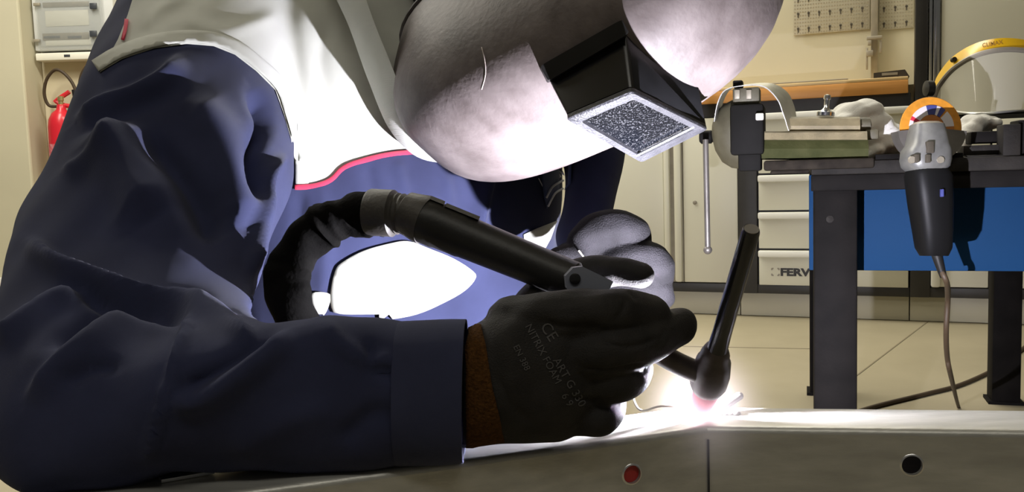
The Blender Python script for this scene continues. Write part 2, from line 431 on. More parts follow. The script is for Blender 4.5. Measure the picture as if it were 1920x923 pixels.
def text_mesh(s, size, bold=0.0, depth=0.0, sx=1.0, spacing=1.0):
    c = bpy.data.curves.new('tmp', 'FONT'); c.body = s; c.size = size; c.offset = bold; c.extrude = depth; c.space_character = spacing; c.resolution_u = 3
    o = bpy.data.objects.new('tmp', c); COL.objects.link(o); dg = bpy.context.evaluated_depsgraph_get(); dg.update()
    me = bpy.data.meshes.new_from_object(o.evaluated_get(dg)); bpy.data.objects.remove(o); bpy.data.curves.remove(c)
    me.transform(Matrix.Diagonal((sx, 1, 1, 1)))
    return me
def text_on(bvh, s, px, py, ang, size, off, lift=0.0006, bold=0.0, sx=1.0):
    """print lettering on a curved surface: glyphs start at (px,py), run at angle ang (deg, picture plane)"""
    me = text_mesh(s, 1.0, bold); bm = bmesh.new(); bm.from_mesh(me); bpy.data.meshes.remove(me)
    bmesh.ops.triangulate(bm, faces=bm.faces)
    bmesh.ops.subdivide_edges(bm, edges=[e for e in bm.edges if e.calc_length() > 0.25], cuts=1)
    ca, sa = math.cos(math.radians(ang)), math.sin(math.radians(ang))
    for v in bm.verts:
        x, y = v.co.x * size * sx, v.co.y * size
        X, Y = px + x * ca + y * sa, py + x * sa - y * ca
        rd = ray(X, Y); h = bvh.ray_cast(CAM, rd.normalized())
        v.co = h[0] + (-rd.normalized()) * lift if h[0] is not None else P(X, Y, off)
    return bm

# ------------------------------------------------------------------ the room
bm = NB(); aabox(bm, (-6, -2.5, -0.1), (6, 9, 0.0)); floor = struct('floor', bm, 'floor', smooth=False)
# the cabinet wall runs slightly towards the camera on its right
W0 = G(1615, 602, 0.0)
_v = -(CF + (-3050 - CX) / FPX * CR - (443 - CY) / FPX * CU); _v.z = 0
WU = _v.normalized(); WN = Vector((WU.y, -WU.x, 0))
if WN.y > 0: WN = -WN
ZV = Vector((0, 0, 1))
def wuz(px, py, n=0.0):
    """where the pixel's line of sight meets the plane n metres in front of the plinth line: (along, height)"""
    v = ray(px, py); o = W0 + WN * n; t = (o - CAM).dot(WN) / v.dot(WN); q = CAM + v * t - o
    return q.dot(WU), q.z
def wp(u, z, n): return W0 + WU * u + WN * n + ZV * z
def wbox(bm, u0, u1, z0, z1, n0, n1, bevel=0.0):
    return add_box(bm, wp((u0 + u1) / 2, (z0 + z1) / 2, (n0 + n1) / 2), WU * (u1 - u0) / 2, WN * (n1 - n0) / 2, ZV * (z1 - z0) / 2, bevel)
def wU(px, py, n=0.0): return wuz(px, py, n)[0]
def wZ(px, py, n=0.0): return wuz(px, py, n)[1]

bm = NB(); wbox(bm, -4.5, 3.2, 0, 3.4, -0.70, -0.60); struct('wall_back', bm, 'wall', smooth=False)
# left wall with a projecting pier at the frame edge
DL = 5.5
LW0 = P(75, 330, DL); yl = LW0.y
bm = NB(); aabox(bm, (-6, yl, 0), (-1.2, yl + 0.12, 3.4)); struct('wall_left', bm, 'wall_plaster', smooth=False)
bm = NB(); e = P(52, 250, DL - 0.25); aabox(bm, (-5.5, yl - 0.22, 0), (e.x, yl, 3.4), 0.012); struct('wall_pier', bm, 'wall', smooth=False)
bm = NB(); aabox(bm, (-5.5, yl - 0.24, 0), (e.x + 0.01, yl - 0.221, 0.10), 0.004); struct('baseboard_left', bm, 'white_skirt')
bm = NB(); aabox(bm, (-6, -2.5, 3.4), (6, 9, 3.5)); struct('ceiling', bm, 'ceiling', smooth=False)
# expansion joints sawn in the concrete
for a, b in (((1560, 740), (1760, 588)), ((1280, 650), (1540, 655))):
    A, B = G(*a), G(*b); t = (B - A).normalized(); s = Vector((t.y, -t.x, 0)) * 0.0025
    bm = NB(); prism(bm, [A - s, B - s, B + s, A + s], (0, 0, 0.0012)); o = obj('floor_joint', bm, 'floor_joint', floor, smooth=False)

# ------------------------------------------------------------------ workshop cabinets along the wall
ZB0 = wZ(1615, 555); ZB1 = wZ(1615, 537)                     # dark bottom rail
ZT0 = wZ(1560, 208); ZT1 = wZ(1560, 182); ZW1 = wZ(1560, 152)
UA0, UA1 = wU(1385, 430), wU(1420, 430)
UB0, UB1 = wU(1707, 430), wU(1745, 430)
DEP = -0.58
def carcass(name, label, u0, u1, ztop, post0, post1, root=None):
    t = thing(name, label, 'cabinet', wp((u0 + u1) / 2, 0, -0.2))
    bm = NB(); wbox(bm, u0 + .004, u1 - .004, ZB0, ztop - .002, DEP, -0.03); obj('body', bm, 'black_frame', t, smooth=False)
    bm = NB(); wbox(bm, u0 + .001, u1 - .001, ZB0, ZB1, -0.03, 0.0, 0.003); obj('bottom_rail', bm, 'black_frame', t)
    bm = NB(); wbox(bm, u0 + 0.002, u1 - 0.002, 0.002, ZB0 - 0.004, -0.06, -0.035, 0.002); obj('plinth', bm, 'plinth', t)
    for a, b in (post0, post1):
        if b > a:
            bm = NB(); wbox(bm, a, b, ZB0, ztop, -0.03, 0.004, 0.003); obj('upright', bm, 'black_frame', t)
    return t
# drawer unit
t = carcass('drawer_cabinet', 'cream drawer cabinet with white handle rails, behind the vise and blue bench', UA0, UB0, ZT0, (UA0, UA1), (0, 0))
drawer_t = t
edges = [wZ(1470, y) for y in (209, 326, 396, 468, 537)]
for i in range(4):
    z1, z0 = edges[i], edges[i + 1]
    bm = NB(); wbox(bm, UA1 + 0.006, UB0 - 0.006, z0 + 0.004, z1 - 0.004, -0.03, 0.002, 0.003); d = obj('drawer', bm, 'cream', t)
    bm = NB(); wbox(bm, UA1 + 0.004, UB0 - 0.004, z1 - 0.032, z1 - 0.004, 0.002, 0.022, 0.006); obj('handle', bm, 'white_enamel', d)
    if i == 3:
        me = text_mesh('FERVI', 1.0, bold=0.05)
        u0, zz = wuz(1463, 519); u1, _ = wuz(1524, 519); 
        w = max(v.co.x for v in me.vertices); s = (u1 - u0) / w; hz = (wZ(1490, 503) - wZ(1490, 517))
        ht = max(v.co.y for v in me.vertices)
        me.transform(Matrix((tuple(WU * s) + (0,), tuple(ZV * (hz / ht)) + (0,), tuple(WN) + (0,), (0, 0, 0, 1))).transposed())
        me.transform(Matrix.Translation(wp(u0, wZ(1490, 517), 0.0032)))
        tb = NB(); tb.from_mesh(me)
        obj('lettering', tb, 'black_frame', d, smooth=False)['label'] = 'black lettering reading FERVI'
        bm = NB()
        for a in range(4):                                    # four dark corners of the round emblem beside the name
            uc, zc = wuz(1454, 510); rr = 0.020; k = PI / 4 + a * PI / 2
            pts = [wp(uc + rr * math.cos(k + x) * f, zc + rr * math.sin(k + x) * f, 0.0026) for x, f in ((-0.38, 0.80), (-0.30, 1.0), (0, 1.15), (0.30, 1.0), (0.38, 0.80))]
            prism(bm, pts, WN * 0.0006)
        obj('emblem', bm, 'grey_metal', d, smooth=False)['label'] = 'ring emblem of four dark corners'
# door unit left of it
UC0 = wU(1080, 430)
t = carcass('door_cabinet', 'cream two door cabinet left of the drawers, behind the far glove', UC0, UA0, ZT0, (0, 0), (0, 0))
uP0, uP1 = wU(1246, 430), wU(1281, 430)
for a, b, hinge in ((UC0 + 0.004, uP0 - 0.002, 0), (uP1 + 0.002, UA0 - 0.003, 1)):
    bm = NB(); wbox(bm, a, b, ZB1 + 0.003, ZT0 - 0.004, -0.03, 0.0, 0.004); d = obj('door', bm, 'cream', t)
    if hinge:
        uk, zk = wuz(1303, 380); bm = NB(); lathe(bm, [(0.0001, 0), (0.009, 0), (0.009, 0.004), (0.006, 0.006), (0.0001, 0.006)], wp(uk, zk, 0), WN, 16, False); obj('lock', bm, 'grey_metal', d)
# folded door edges: two slim rounded profiles side by side
for a, b in ((uP0, (uP0 * 0.62 + uP1 * 0.38)), ((uP0 * 0.45 + uP1 * 0.55), uP1)):
    bm = NB(); wbox(bm, a, b - 0.004, ZB1 + 0.003, ZT0 - 0.004, -0.03, 0.014, 0.010); obj('door_edge', bm, 'cream', t)
bm = NB(); wbox(bm, uP0, uP1, ZB1 + 0.003, ZT0 - 0.004, -0.03, -0.004); obj('gap_strip', bm, 'grey_metal', t, smooth=False)
# unit right of it, under the back panel's upright
UD1 = wU(1990, 430)
t = carcass('side_cabinet', 'cream cabinet beyond the bench legs, right of the drawer cabinet', UB0, UD1, wZ(1830, 215), (UB0, UB1), (0, 0))
bm = NB(); wbox(bm, UB1 + 0.004, wU(1853, 520), ZB1 + 0.003, wZ(1830, 225), -0.03, 0.0, 0.004); d = obj('door', bm, 'cream', t)
bm = NB(); wbox(bm, UB1 + 0.002, UB1 + 0.035, ZB1 + 0.003, wZ(1830, 225), 0.0, 0.02, 0.008); obj('door_edge', bm, 'white_enamel', d)
bm = NB(); wbox(bm, wU(1857, 520), UD1, ZB1 + 0.003, wZ(1830, 225), -0.03, 0.0, 0.004); obj('door', bm, 'cream', t)
# worktop
bm = NB(); UWL = UC0 - 0.1
wbox(bm, UWL, UB0 - 0.012, ZT1, ZW1 - 0.014, DEP, 0.012, 0.003)
wt = thing('worktop', 'orange wooden worktop with pale upper edge running over the drawer cabinet', 'worktop', wp(0, ZT1, -0.2))
obj('board', bm, 'orange_wood', wt)
bm = NB(); wbox(bm, UWL, UB0 - 0.012, ZW1 - 0.014, ZW1, DEP, 0.010, 0.003); obj('top_layer', bm, 'pale_wood', wt)
bm = NB(); wbox(bm, UWL, UB0 - 0.002, ZT0, ZT1, DEP, -0.012); obj('support_rail', bm, 'black_frame', wt, smooth=False)
# tall upright that carries the tool panel
NP = -0.46
bm = NB(); wbox(bm, wU(1716, 80), wU(1740, 80), wZ(1725, 205), 2.2, -0.10, 0.0, 0.003)
tag(obj('panel_upright', bm, 'black_frame'), 'tall black upright post at the right end of the orange worktop', 'post')
# tool panel
tp = thing('tool_panel', 'cream tool panel with grey perforated strips above the orange worktop', 'tool panel', wp(0, ZW1, NP))
ZP = 2.1
uL, uR = wU(1100, 80, NP), wU(1722, 80, NP)
bm = NB(); wbox(bm, uL, uR, ZW1 + 0.001, ZP, NP - 0.03, NP); obj('back_sheet', bm, 'panel', tp, smooth=False)
uS0, uS1 = wU(1633, 60, NP), wU(1646, 60, NP)
for a, b in ((1488, 1631), (1648, 1713)):
    u0, u1 = wU(a, 40, NP), wU(b, 40, NP)
    z0 = wZ((a + b) / 2, 61 if a < 1600 else 55, NP)
    bm = NB(); wbox(bm, u0, u1, z0, ZP, NP, NP + 0.006, 0.002); pb = obj('pegboard', bm, 'peg', tp)
    bm = NB(); bd = NB()
    step = (wU(1507, 50, NP) - wU(1487.5, 50, NP)); zs = wZ(1500, 25, NP) - wZ(1500, 53, NP)
    us = [u0 + step * 0.45 + i * step for i in range(int((u1 - u0) / step))]
    for u in us:
        for j in range(7):
            z = z0 + zs * 0.42 + j * zs
            if z > ZP - 0.03: continue
            lathe(bm, [(0.0055, 0), (0.0055, 0.0015)], wp(u, z, NP + 0.006), WN, 10); wbox(bm, u - 0.0025, u + 0.0025, z - 0.017, z, NP + 0.006, NP + 0.0075)
    obj('key_slot', bm, 'slot', pb, smooth=False, kind='stuff')
    u = u0 + step * 0.14
    while u < u1 - 0.004:
        z = z0 + zs * 0.12
        while z < min(ZP, z0 + 0.42):
            wbox(bd, u - 0.0025, u + 0.0025, z - 0.0025, z + 0.0025, NP + 0.006, NP + 0.007); z += zs * 0.235
        u += step * 0.25
    obj('small_holes', bd, 'dot', pb, smooth=False, kind='stuff')
bm = NB(); wbox(bm, uS0, uS1, ZW1 + 0.01, ZP, NP, NP + 0.05, 0.004); obj('centre_post', bm, 'grey_metal', tp)
# tool hanging at the centre post
n2 = NP + 0.056
def wb2(bm, x0, y0, x1, y1, n0, n1, bev=0.002):
    a, b = wuz(x0, y1, n0), wuz(x1, y0, n0); wbox(bm, a[0], b[0], a[1], b[1], n0, n1, bev)
ht = thing('hanging_clamp', 'small grey clamp hanging on the post of the tool panel', 'clamp', wp(uS0, wZ(1638, 131, NP), n2))
bm = NB(); wb2(bm, 1625, 67, 1654, 76, n2, n2 + 0.02); obj('jaw', bm, 'grey_metal', ht)
bm = NB(); wb2(bm, 1627, 76, 1634, 86, n2, n2 + 0.02); wb2(bm, 1649, 76, 1654, 100, n2, n2 + 0.012); obj('bar', bm, 'grey_metal', ht)
bm = NB(); wb2(bm, 1624, 95, 1637, 107, n2, n2 + 0.02); obj('slide', bm, 'grey_metal', ht)
bm = NB(); wb2(bm, 1623.5, 90, 1627.5, 131, n2 + 0.003, n2 + 0.012); obj('screw_handle', bm, 'grey_metal', ht)
# box and flat bar lying on the worktop's front edge
a, b = wuz(1638, 146.5, -0.02), wuz(1699, 130, -0.02)
bm = NB(); p4 = [wp(a[0], ZW1 + 0.001, -0.02), wp(b[0] + 0.012, ZW1 + 0.001, -0.02), wp(b[0] - 0.004, b[1], -0.02), wp(a[0], b[1] - 0.006, -0.02)]
prism(bm, p4, -WN * 0.10)
db = thing('dark_case', 'long dark brown case on the right end of the worktop', 'case', wp((a[0] + b[0]) / 2, ZW1 + 0.001, -0.07))
obj('body', bm, 'dark_box', db, smooth=False)
bm = NB(); wbox(bm, a[0] + 0.03, b[0] - 0.03, (ZW1 + b[1]) / 2 - 0.004, (ZW1 + b[1]) / 2 + 0.006, -0.02, -0.0185); obj('name_strip', bm, 'grey_metal', db, smooth=False)
bm = NB(); u0, u1 = wU(1395, 152, -0.03), wU(1590, 152, -0.03); wbox(bm, u0, u1, ZW1 + 0.001, ZW1 + 0.010, -0.06, -0.03, 0.002)
tag(obj('flat_bar', bm, 'grey_metal'), 'thin dark flat bar lying on the orange worktop', 'metal bar')
# tall cabinet at the right with its bright handle profile
tc_ = thing('tall_cabinet', 'tall plain cream cabinet at the right, behind the face shield', 'cabinet', wp(wU(1850, 80), wZ(1830, 213), -0.2))
u0 = wU(1742, 80); zc0 = wZ(1830, 213)
bm = NB(); wbox(bm, u0, u0 + 1.0, zc0, 2.2, DEP, -0.03, 0.003); obj('body', bm, 'cream', tc_)
bm = NB(); wbox(bm, wU(1765, 80), u0 + 1.0, zc0 + 0.005, 2.19, -0.03, -0.004, 0.003); obj('door', bm, 'cream', tc_)
bm = NB(); wbox(bm, wU(1741.5, 80), wU(1748, 80), wZ(1745, 160), 2.19, -0.03, 0.012, 0.005); wbox(bm, wU(1749, 80), wU(1763, 80), wZ(1745, 160), 2.19, -0.03, 0.004, 0.006); obj('handle_profile', bm, 'chrome', tc_)

# ------------------------------------------------------------------ left: distribution board and fire extinguishers
def lbox(bm, x0, y0, x1, y1, d, depth, bev=0.004):
    """box on the left wall from picture corners, its front depth metres before the wall"""
    a, b = P(x0, y1, d), P(x1, y0, d); yf = yl - depth
    k = (yf - CAM.y) / (a.y - CAM.y)
    A = CAM + (a - CAM) * k; k = (yf - CAM.y) / (b.y - CAM.y); B = CAM + (b - CAM) * k
    return A, B
def lb(bm, x0, y0, x1, y1, f0, f1, bev=0.003):
    A, B = lbox(bm, x0, y0, x1, y1, DL, f1); aabox(bm, (A.x, yl - f1, A.z), (B.x, yl - f0, B.z), bev)
A, B = lbox(None, 62, -60, 208, 112, DL, 0.10)
pn = thing('distribution_board', 'white wall mounted distribution board with clear smoky cover above the extinguisher', 'electrical panel', ((A.x + B.x) / 2, yl - 0.05, A.z))
bm = NB(); lb(bm, 66, -60, 207, 96, 0.0, 0.09, 0.008); obj('housing', bm, 'grey_white', pn)
bm = NB(); lb(bm, 67, 96, 190, 114, 0.0, 0.105, 0.006); obj('bottom_rail', bm, 'panel_white', pn)
bm = NB(); lb(bm, 76, -50, 182, 88, 0.09, 0.094, 0.002); obj('door_inset', bm, 'grey_white', pn)
for y0, y1 in ((2, 14), (60, 76)):
    bm = NB(); lb(bm, 80, y0, 166, y1, 0.094, 0.099, 0.002); r = obj('breaker_row', bm, 'grey_metal', pn)
for x0, x1 in ((82, 112), (127, 152)):
    bm = NB(); lb(bm, x0, 67, x1, 72, 0.099, 0.104, 0.001); obj('breaker', bm, 'latch', pn)
bm = NB(); lb(bm, 86, 18, 165, 50, 0.094, 0.096, 0.002); lb(bm, 86, 72, 170, 86, 0.094, 0.096, 0.002); obj('blank_plate', bm, 'panel_white', pn)
bm = NB(); lb(bm, 72, -54, 186, 92, 0.105, 0.112, 0.004); obj('clear_cover', bm, 'clear_cover', pn)
for y in (5, 57):
    bm = NB(); lb(bm, 168, y, 180, y + 12, 0.112, 0.124, 0.003); obj('latch', bm, 'latch', pn)
for y in (8, 76):
    bm = NB(); lb(bm, 62, y - 3, 74, y + 3, 0.10, 0.115, 0.002); obj('hinge', bm, 'grey_metal', pn)
bm = NB(); lb(bm, 120, 102, 131, 107, 0.105, 0.107, 0.001); obj('name_plate', bm, 'latch', pn)

c0 = P(118, 330, DL - 0.14); S = (DL - 0.14) / FPX
def ext_px(px, py, dd=0.0): return P(px, py, DL - 0.14 + dd)
axU = Vector((0.02, 0, 1)).normalized()
base = ext_px(122, 332)
fe = thing('fire_extinguisher', 'red fire extinguisher with black hose loop on the left wall under the board', 'extinguisher', base)
R0 = 24 * S
hB = (332 - 205) * S
bm = NB(); lathe(bm, [(R0 * 0.85, 0), (R0, 0.012), (R0, hB * 0.74), (R0 * 0.93, hB * 0.84), (R0 * 0.70, hB * 0.93), (R0 * 0.36, hB * 0.985), (R0 * 0.30, hB * 1.05), (R0 * 0.22, hB * 1.06)], base, axU, 36); obj('cylinder', bm, 'red_paint', fe)
bm = NB(); lathe(bm, [(R0 * 1.01, hB * 0.02), (R0 * 1.012, hB * 0.03), (R0 * 1.012, hB * 0.47), (R0 * 1.01, hB * 0.48)], base, axU, 36, False); obj('label', bm, 'pink_label', fe)
top = base + axU * hB * 1.06
bm = NB(); lathe(bm, [(0.014, -0.005), (0.014, 0.02), (0.018, 0.022), (0.018, 0.045), (0.010, 0.05)], top, axU, 16); obj('valve', bm, 'brass', fe)
bm = NB()
for pts in ([(105, 190), (118, 197), (146, 201)], [(103, 192), (112, 184), (126, 175), (130, 172)]):
    tube(bm, [ext_px(*q, -0.02) for q in catmull(pts, 4)], 0.014, 8)
obj('lever', bm, 'red_paint', fe)
bm = NB(); tube(bm, catmull([ext_px(148, 206, -0.02), ext_px(140, 165, -0.04), ext_px(123, 140, -0.05), ext_px(104, 131, -0.04), ext_px(88, 148, -0.02), ext_px(83, 175, 0.0), ext_px(91, 197, 0.02), ext_px(108, 200, 0.03)], 8), 0.0095, 10); obj('hose', bm, 'cable', fe)
bm = NB(); tube(bm, [ext_px(146, 205, -0.02), ext_px(138, 168, -0.04)], [0.018, 0.012], 10); obj('nozzle', bm, 'black_plastic', fe)
bm = NB(); a = ext_px(146, 212, -0.01); lathe(bm, [(0.014, -0.02), (0.014, 0.02)], a, axU, 10); obj('fitting', bm, 'brass', fe)
bm = NB(); a = base + axU * hB * 0.8; aabox(bm, (a.x - 0.03, yl - 0.14 + R0 * 0.5, a.z - 0.015), (a.x + 0.03, yl, a.z + 0.015), 0.003); obj('wall_bracket', bm, 'black_frame', fe)
# its neighbour, most of it hidden by the welder
def copy_tree(o, parent=None):
    c = o.copy(); COL.objects.link(c)
    if parent: c.parent = parent
    for ch in list(o.children): copy_tree(ch, c)
    return c
f2 = copy_tree(fe); f2.location = fe.location + Vector((67 * S, 0, 0.03)); f2['label'] = 'second extinguisher hidden behind the sleeve, only its hose loop showing'

# ------------------------------------------------------------------ blue workbench at the right
BL = P(1565, 700, 1.5)
E1 = (math.cos(math.radians(18.4)) * Vector((1, 0, 0)) - math.sin(math.radians(18.4)) * Vector((0, 1, 0)))
E2 = Vector((-E1.y, E1.x, 0))
B0 = Vector((BL.x, BL.y, 0))                                  # foot of the near left leg
def bp(s, q, z): return B0 + E1 * s + E2 * q + ZV * z
def bpx(px, py, q):
    """point of the vertical plane q metres behind the bench's near legs under the pixel: (s, z)"""
    v = ray(px, py); o = B0 + E2 * q; t = (o - CAM).dot(E2) / v.dot(E2); w = CAM + v * t - o
    return w.dot(E1), w.z
def bbox(bm, s0, s1, q0, q1, z0, z1, bev=0.0):
    return add_box(bm, bp((s0 + s1) / 2, (q0 + q1) / 2, (z0 + z1) / 2), E1 * (s1 - s0) / 2, E2 * (q1 - q0) / 2, ZV * (z1 - z0) / 2, bev)
HW = 0.034
zu = bpx(1565, 327, 0)[1]; ztp = zu + 0.022
LEN, DEPB = 0.52, 1.02
bench = thing('workbench', 'dark steel workbench with blue side panel, carrying the vise and grinder', 'workbench', bp(0.25, 0.5, 0))
for s, q in ((0, 0), (LEN, 0), (0, DEPB), (0.455, DEPB)):
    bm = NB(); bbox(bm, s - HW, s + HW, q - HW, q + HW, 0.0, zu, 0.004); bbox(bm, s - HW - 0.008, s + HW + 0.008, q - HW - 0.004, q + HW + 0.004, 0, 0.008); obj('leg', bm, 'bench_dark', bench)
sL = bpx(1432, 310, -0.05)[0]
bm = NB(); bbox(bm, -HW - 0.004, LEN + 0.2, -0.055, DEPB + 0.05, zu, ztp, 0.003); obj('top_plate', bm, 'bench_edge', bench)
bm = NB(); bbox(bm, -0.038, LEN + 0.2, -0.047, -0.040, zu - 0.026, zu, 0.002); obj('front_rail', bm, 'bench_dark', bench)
s0, z0 = bpx(1517, 507, 0.04); s1 = LEN + 0.15
bm = NB(); bbox(bm, s0, s1, 0.04, 0.052, z0, zu - 0.001, 0.002); obj('side_panel', bm, 'blue', bench)
bm = NB(); lathe(bm, [(0.0001, 0), (0.006, 0), (0.006, 0.003), (0.0001, 0.004)], bp(*[(lambda w: (w[0], -HW, w[1]))(bpx(1556, 411, -HW))][0]), -E2, 12, False); obj('bolt_head', bm, 'bench_edge', bench)
QB = -0.05
# raised dark angle along the near edge of the top
for x0, x1, y0, y1 in ((1641, 1700, 288, 318), (1775, 1806, 286, 320)):
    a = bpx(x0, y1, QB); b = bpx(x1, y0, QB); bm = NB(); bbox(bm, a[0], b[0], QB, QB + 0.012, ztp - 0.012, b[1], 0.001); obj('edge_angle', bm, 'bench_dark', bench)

# vise
vq = -0.035
def vz(px, py, q=vq): return bpx(px, py, q)
vs = thing('bench_vise', 'old green and olive bench vise bolted to the left end of the bench', 'vise', bp(vz(1530, 322)[0], vq + 0.03, ztp))
def vbox(x0, y0, x1, y1, q0, q1, bev, name, m, bm=None):
    a = bpx(x0, y1, q0); b = bpx(x1, y0, q0); bm = NB(); bbox(bm, a[0], b[0], q0, q1, a[1], b[1], bev); return obj(name, bm, m, vs)
# fixed body: eight-sided casting lying along the bench
def hexbar(x0, x1, prof, q0, dq, name, m, taper=0.0):
    """bar along the bench: prof = list of (py, q offset) round its section"""
    rings = []
    for x, k in ((x0, 1 - taper), (x0 + 6, 1.0), (x1 - 6, 1.0), (x1, 1 - taper)):
        ring = []
        ym = sum(p[0] for p in prof) / len(prof)
        for py, q in prof:
            s, z = bpx(x, ym + (py - ym) * k, q0); ring.append(bp(s, q0 + q, z))
        rings.append(ring)
    bm = NB(); loft(bm, rings); return obj(name, bm, m, vs, angle=20)
hexbar(1425, 1628, [(262, 0.0), (279, -0.010), (297, 0.0), (300, 0.05), (290, 0.075), (262, 0.075), (250, 0.055), (248, 0.012)], vq - 0.012, 0, 'body', 'vise_green')
hexbar(1428, 1626, [(249, -0.002), (262, -0.006), (263, 0.0), (262, 0.06), (246, 0.06), (246, 0.004)], vq - 0.012, 0, 'body_top', 'vise_tan')
hexbar(1478, 1613, [(222, 0.008), (236, 0.0), (247, 0.004), (247, 0.055), (232, 0.06), (220, 0.05), (218, 0.02)], vq, 0, 'slide', 'vise_tan')
bm = NB(); s, z = bpx(1612, 234, vq); lathe(bm, [(0.0001, 0), (0.013, 0), (0.012, 0.018), (0.0001, 0.02)], bp(s, vq + 0.03, z), E1, 16, False); obj('slide_end', bm, 'vise_olive', vs)
vbox(1432, 295, 1640, 321, -0.062, vq + 0.09, 0.004, 'base', 'vise_base')
vbox(1444, 318, 1518, 327, -0.055, vq + 0.08, 0.003, 'base_foot', 'vise_base')
# screw nut at the rear
vbox(1622, 242, 1648, 262, vq + 0.01, vq + 0.04, 0.003, 'rear_nut', 'vise_olive')
# front jaw: round olive casting seen from its side with dark upright jaw
s, z = bpx(1385, 245, vq)
rings = []
for dx, h0, h1, w in ((1336, 232, 262, 0.014), (1342, 214, 284, 0.030), (1354, 198, 304, 0.042), (1372, 188, 315, 0.048), (1396, 186, 318, 0.048), (1412, 196, 312, 0.044)):
    ring = []
    for k in range(20):
        a = 2 * PI * k / 20; yy = (h0 + h1) / 2 + (h1 - h0) / 2 * math.sin(a)
        s, z = bpx(dx, yy, vq + 0.03); ring.append(bp(s, vq + 0.03 + w * math.cos(a), z))
    rings.append(ring)
bm = NB(); loft(bm, rings); obj('front_casting', bm, 'vise_olive', vs, angle=60)
vbox(1369, 193, 1432, 292, vq - 0.030, vq + 0.05, 0.006, 'front_jaw', 'vise_dark')
vbox(1384, 286, 1427, 322, vq - 0.026, vq + 0.02, 0.004, 'jaw_foot', 'vise_dark')
vbox(1432, 254, 1440, 276, vq - 0.010, vq + 0.05, 0.003, 'jaw_key', 'vise_dark')
vbox(1374, 163, 1424, 196, vq - 0.010, vq + 0.04, 0.003, 'jaw_block', 'vise_olive')
for x in (1377, 1399):
    vbox(x, 168, x + 10, 186, vq - 0.016, vq - 0.008, 0.001, 'jaw_bolt', 'grey_metal')
vbox(1374, 150, 1392, 164, vq, vq + 0.03, 0.002, 'jaw_plate', 'vise_dark')
# screw head and hanging tommy bar
s, z = bpx(1308, 257, vq); s2, _ = bpx(1340, 257, vq)
bm = NB(); lathe(bm, [(0.008, 0), (0.0115, 0.003), (0.0115, 0.02), (0.009, 0.022), (0.009, s2 - s + 0.006)], bp(s, vq + 0.03, z), E1, 20); obj('screw_head', bm, 'vise_dark', vs)
a, b = P(1323, 262, 1.47), P(1327, 469, 1.47)
bm = NB(); tube(bm, [a, b], 0.0048, 12); ball(bm, b, 0.0075, 2); obj('tommy_bar', bm, 'guard', vs)
# bright offcut clamped upright, and white stop
cs = thing('curved_sheet', 'curved aluminium sheet offcut clamped over the vise jaw', 'metal sheet', bp(bpx(1410, 235, vq)[0], vq, bpx(1410, 245, vq)[1]))
arc_f = catmull([(1340, 228), (1346, 196), (1360, 170), (1392, 162), (1430, 163), (1456, 186), (1468, 215), (1478, 245)], 6)
arc_b = catmull([(1352, 222), (1356, 192), (1372, 166), (1404, 158), (1446, 157), (1474, 172), (1487, 196), (1492, 218)], 6)
bm = NB(); r0, r1, r2, r3 = [], [], [], []
for (fx, fy), (bx_, by) in zip(arc_f, arc_b):
    s, z = bpx(fx, fy, vq - 0.02); r0.append(bp(s, vq - 0.02, z)); s, z = bpx(bx_, by, vq + 0.06); r1.append(bp(s, vq + 0.06, z))
cc = sum(r0, Vector()) / len(r0)
th = lambda p: p + (p - cc).normalized() * 0.0018
rings = [r0, r1, [th(p) for p in r1], [th(p) for p in r0], r0]
loft(bm, list(map(list, zip(*[rings[0], rings[1], rings[2], rings[3]]))), True); obj('sheet', bm, 'alu', cs, angle=60)
a = bpx(1417, 226, vq - 0.04); b = bpx(1432, 212, vq - 0.04)
bm = NB(); bbox(bm, a[0], b[0], vq - 0.045, vq - 0.031, a[1], b[1], 0.002); obj('white_stop', bm, 'white_enamel', vs)
# little fitting standing on the slide
s, z = bpx(1548, 218, vq + 0.02)
bm = NB(); lathe(bm, [(0.014, 0), (0.014, 0.006), (0.007, 0.010), (0.004, 0.014), (0.004, 0.026), (0.006, 0.028), (0.005, 0.034), (0.0001, 0.036)], bp(s, vq + 0.03, z + 0.001), Vector((0.1, 0, 1)), 16); tag(obj('air_fitting', bm, 'chrome'), 'tiny metal air fitting standing on top of the vise slide', 'fitting')

# rags
def rag(name, label, pts, d, dq, seed, vox=0.004):
    bm = NB()
    for px, py, r in pts: ball(bm, P(px, py, d), r * d / FPX, 3, axes=(CR * r * d / FPX, CF * dq, CU * r * 0.8 * d / FPX))
    me = remesh(bm, vox, 5)
    co = getco(me); no = getno(me); rg = np.random.default_rng(seed); h = np.zeros(len(co))
    for _ in range(9):
        k = rg.normal(size=3) * 60; h += 0.0016 * np.abs(np.sin(co @ k + rg.random() * 6))
    me.vertices.foreach_set('co', (co + no * (h - 0.006)[:, None]).ravel()); me.update()
    return tag(obj(name, me, 'rag', angle=180), label, 'rag')
rag('cleaning_rag', 'crumpled white rag heaped on the bench between vise and grinder', [(1598, 218, 30), (1620, 214, 30), (1632, 238, 36), (1600, 240, 30), (1660, 258, 26), (1668, 276, 22), (1650, 275, 18), (1632, 285, 12), (1575, 230, 18), (1640, 262, 26)], 1.58, 0.05, 2)
rag('folded_cloth', 'white folded cloth hanging over the bench edge right of the grinder', [(1825, 232, 17), (1840, 228, 14), (1855, 232, 13), (1815, 245, 17), (1806, 258, 14), (1800, 272, 10), (1795, 284, 8), (1791, 294, 6)], 1.50, 0.03, 5, 0.003)

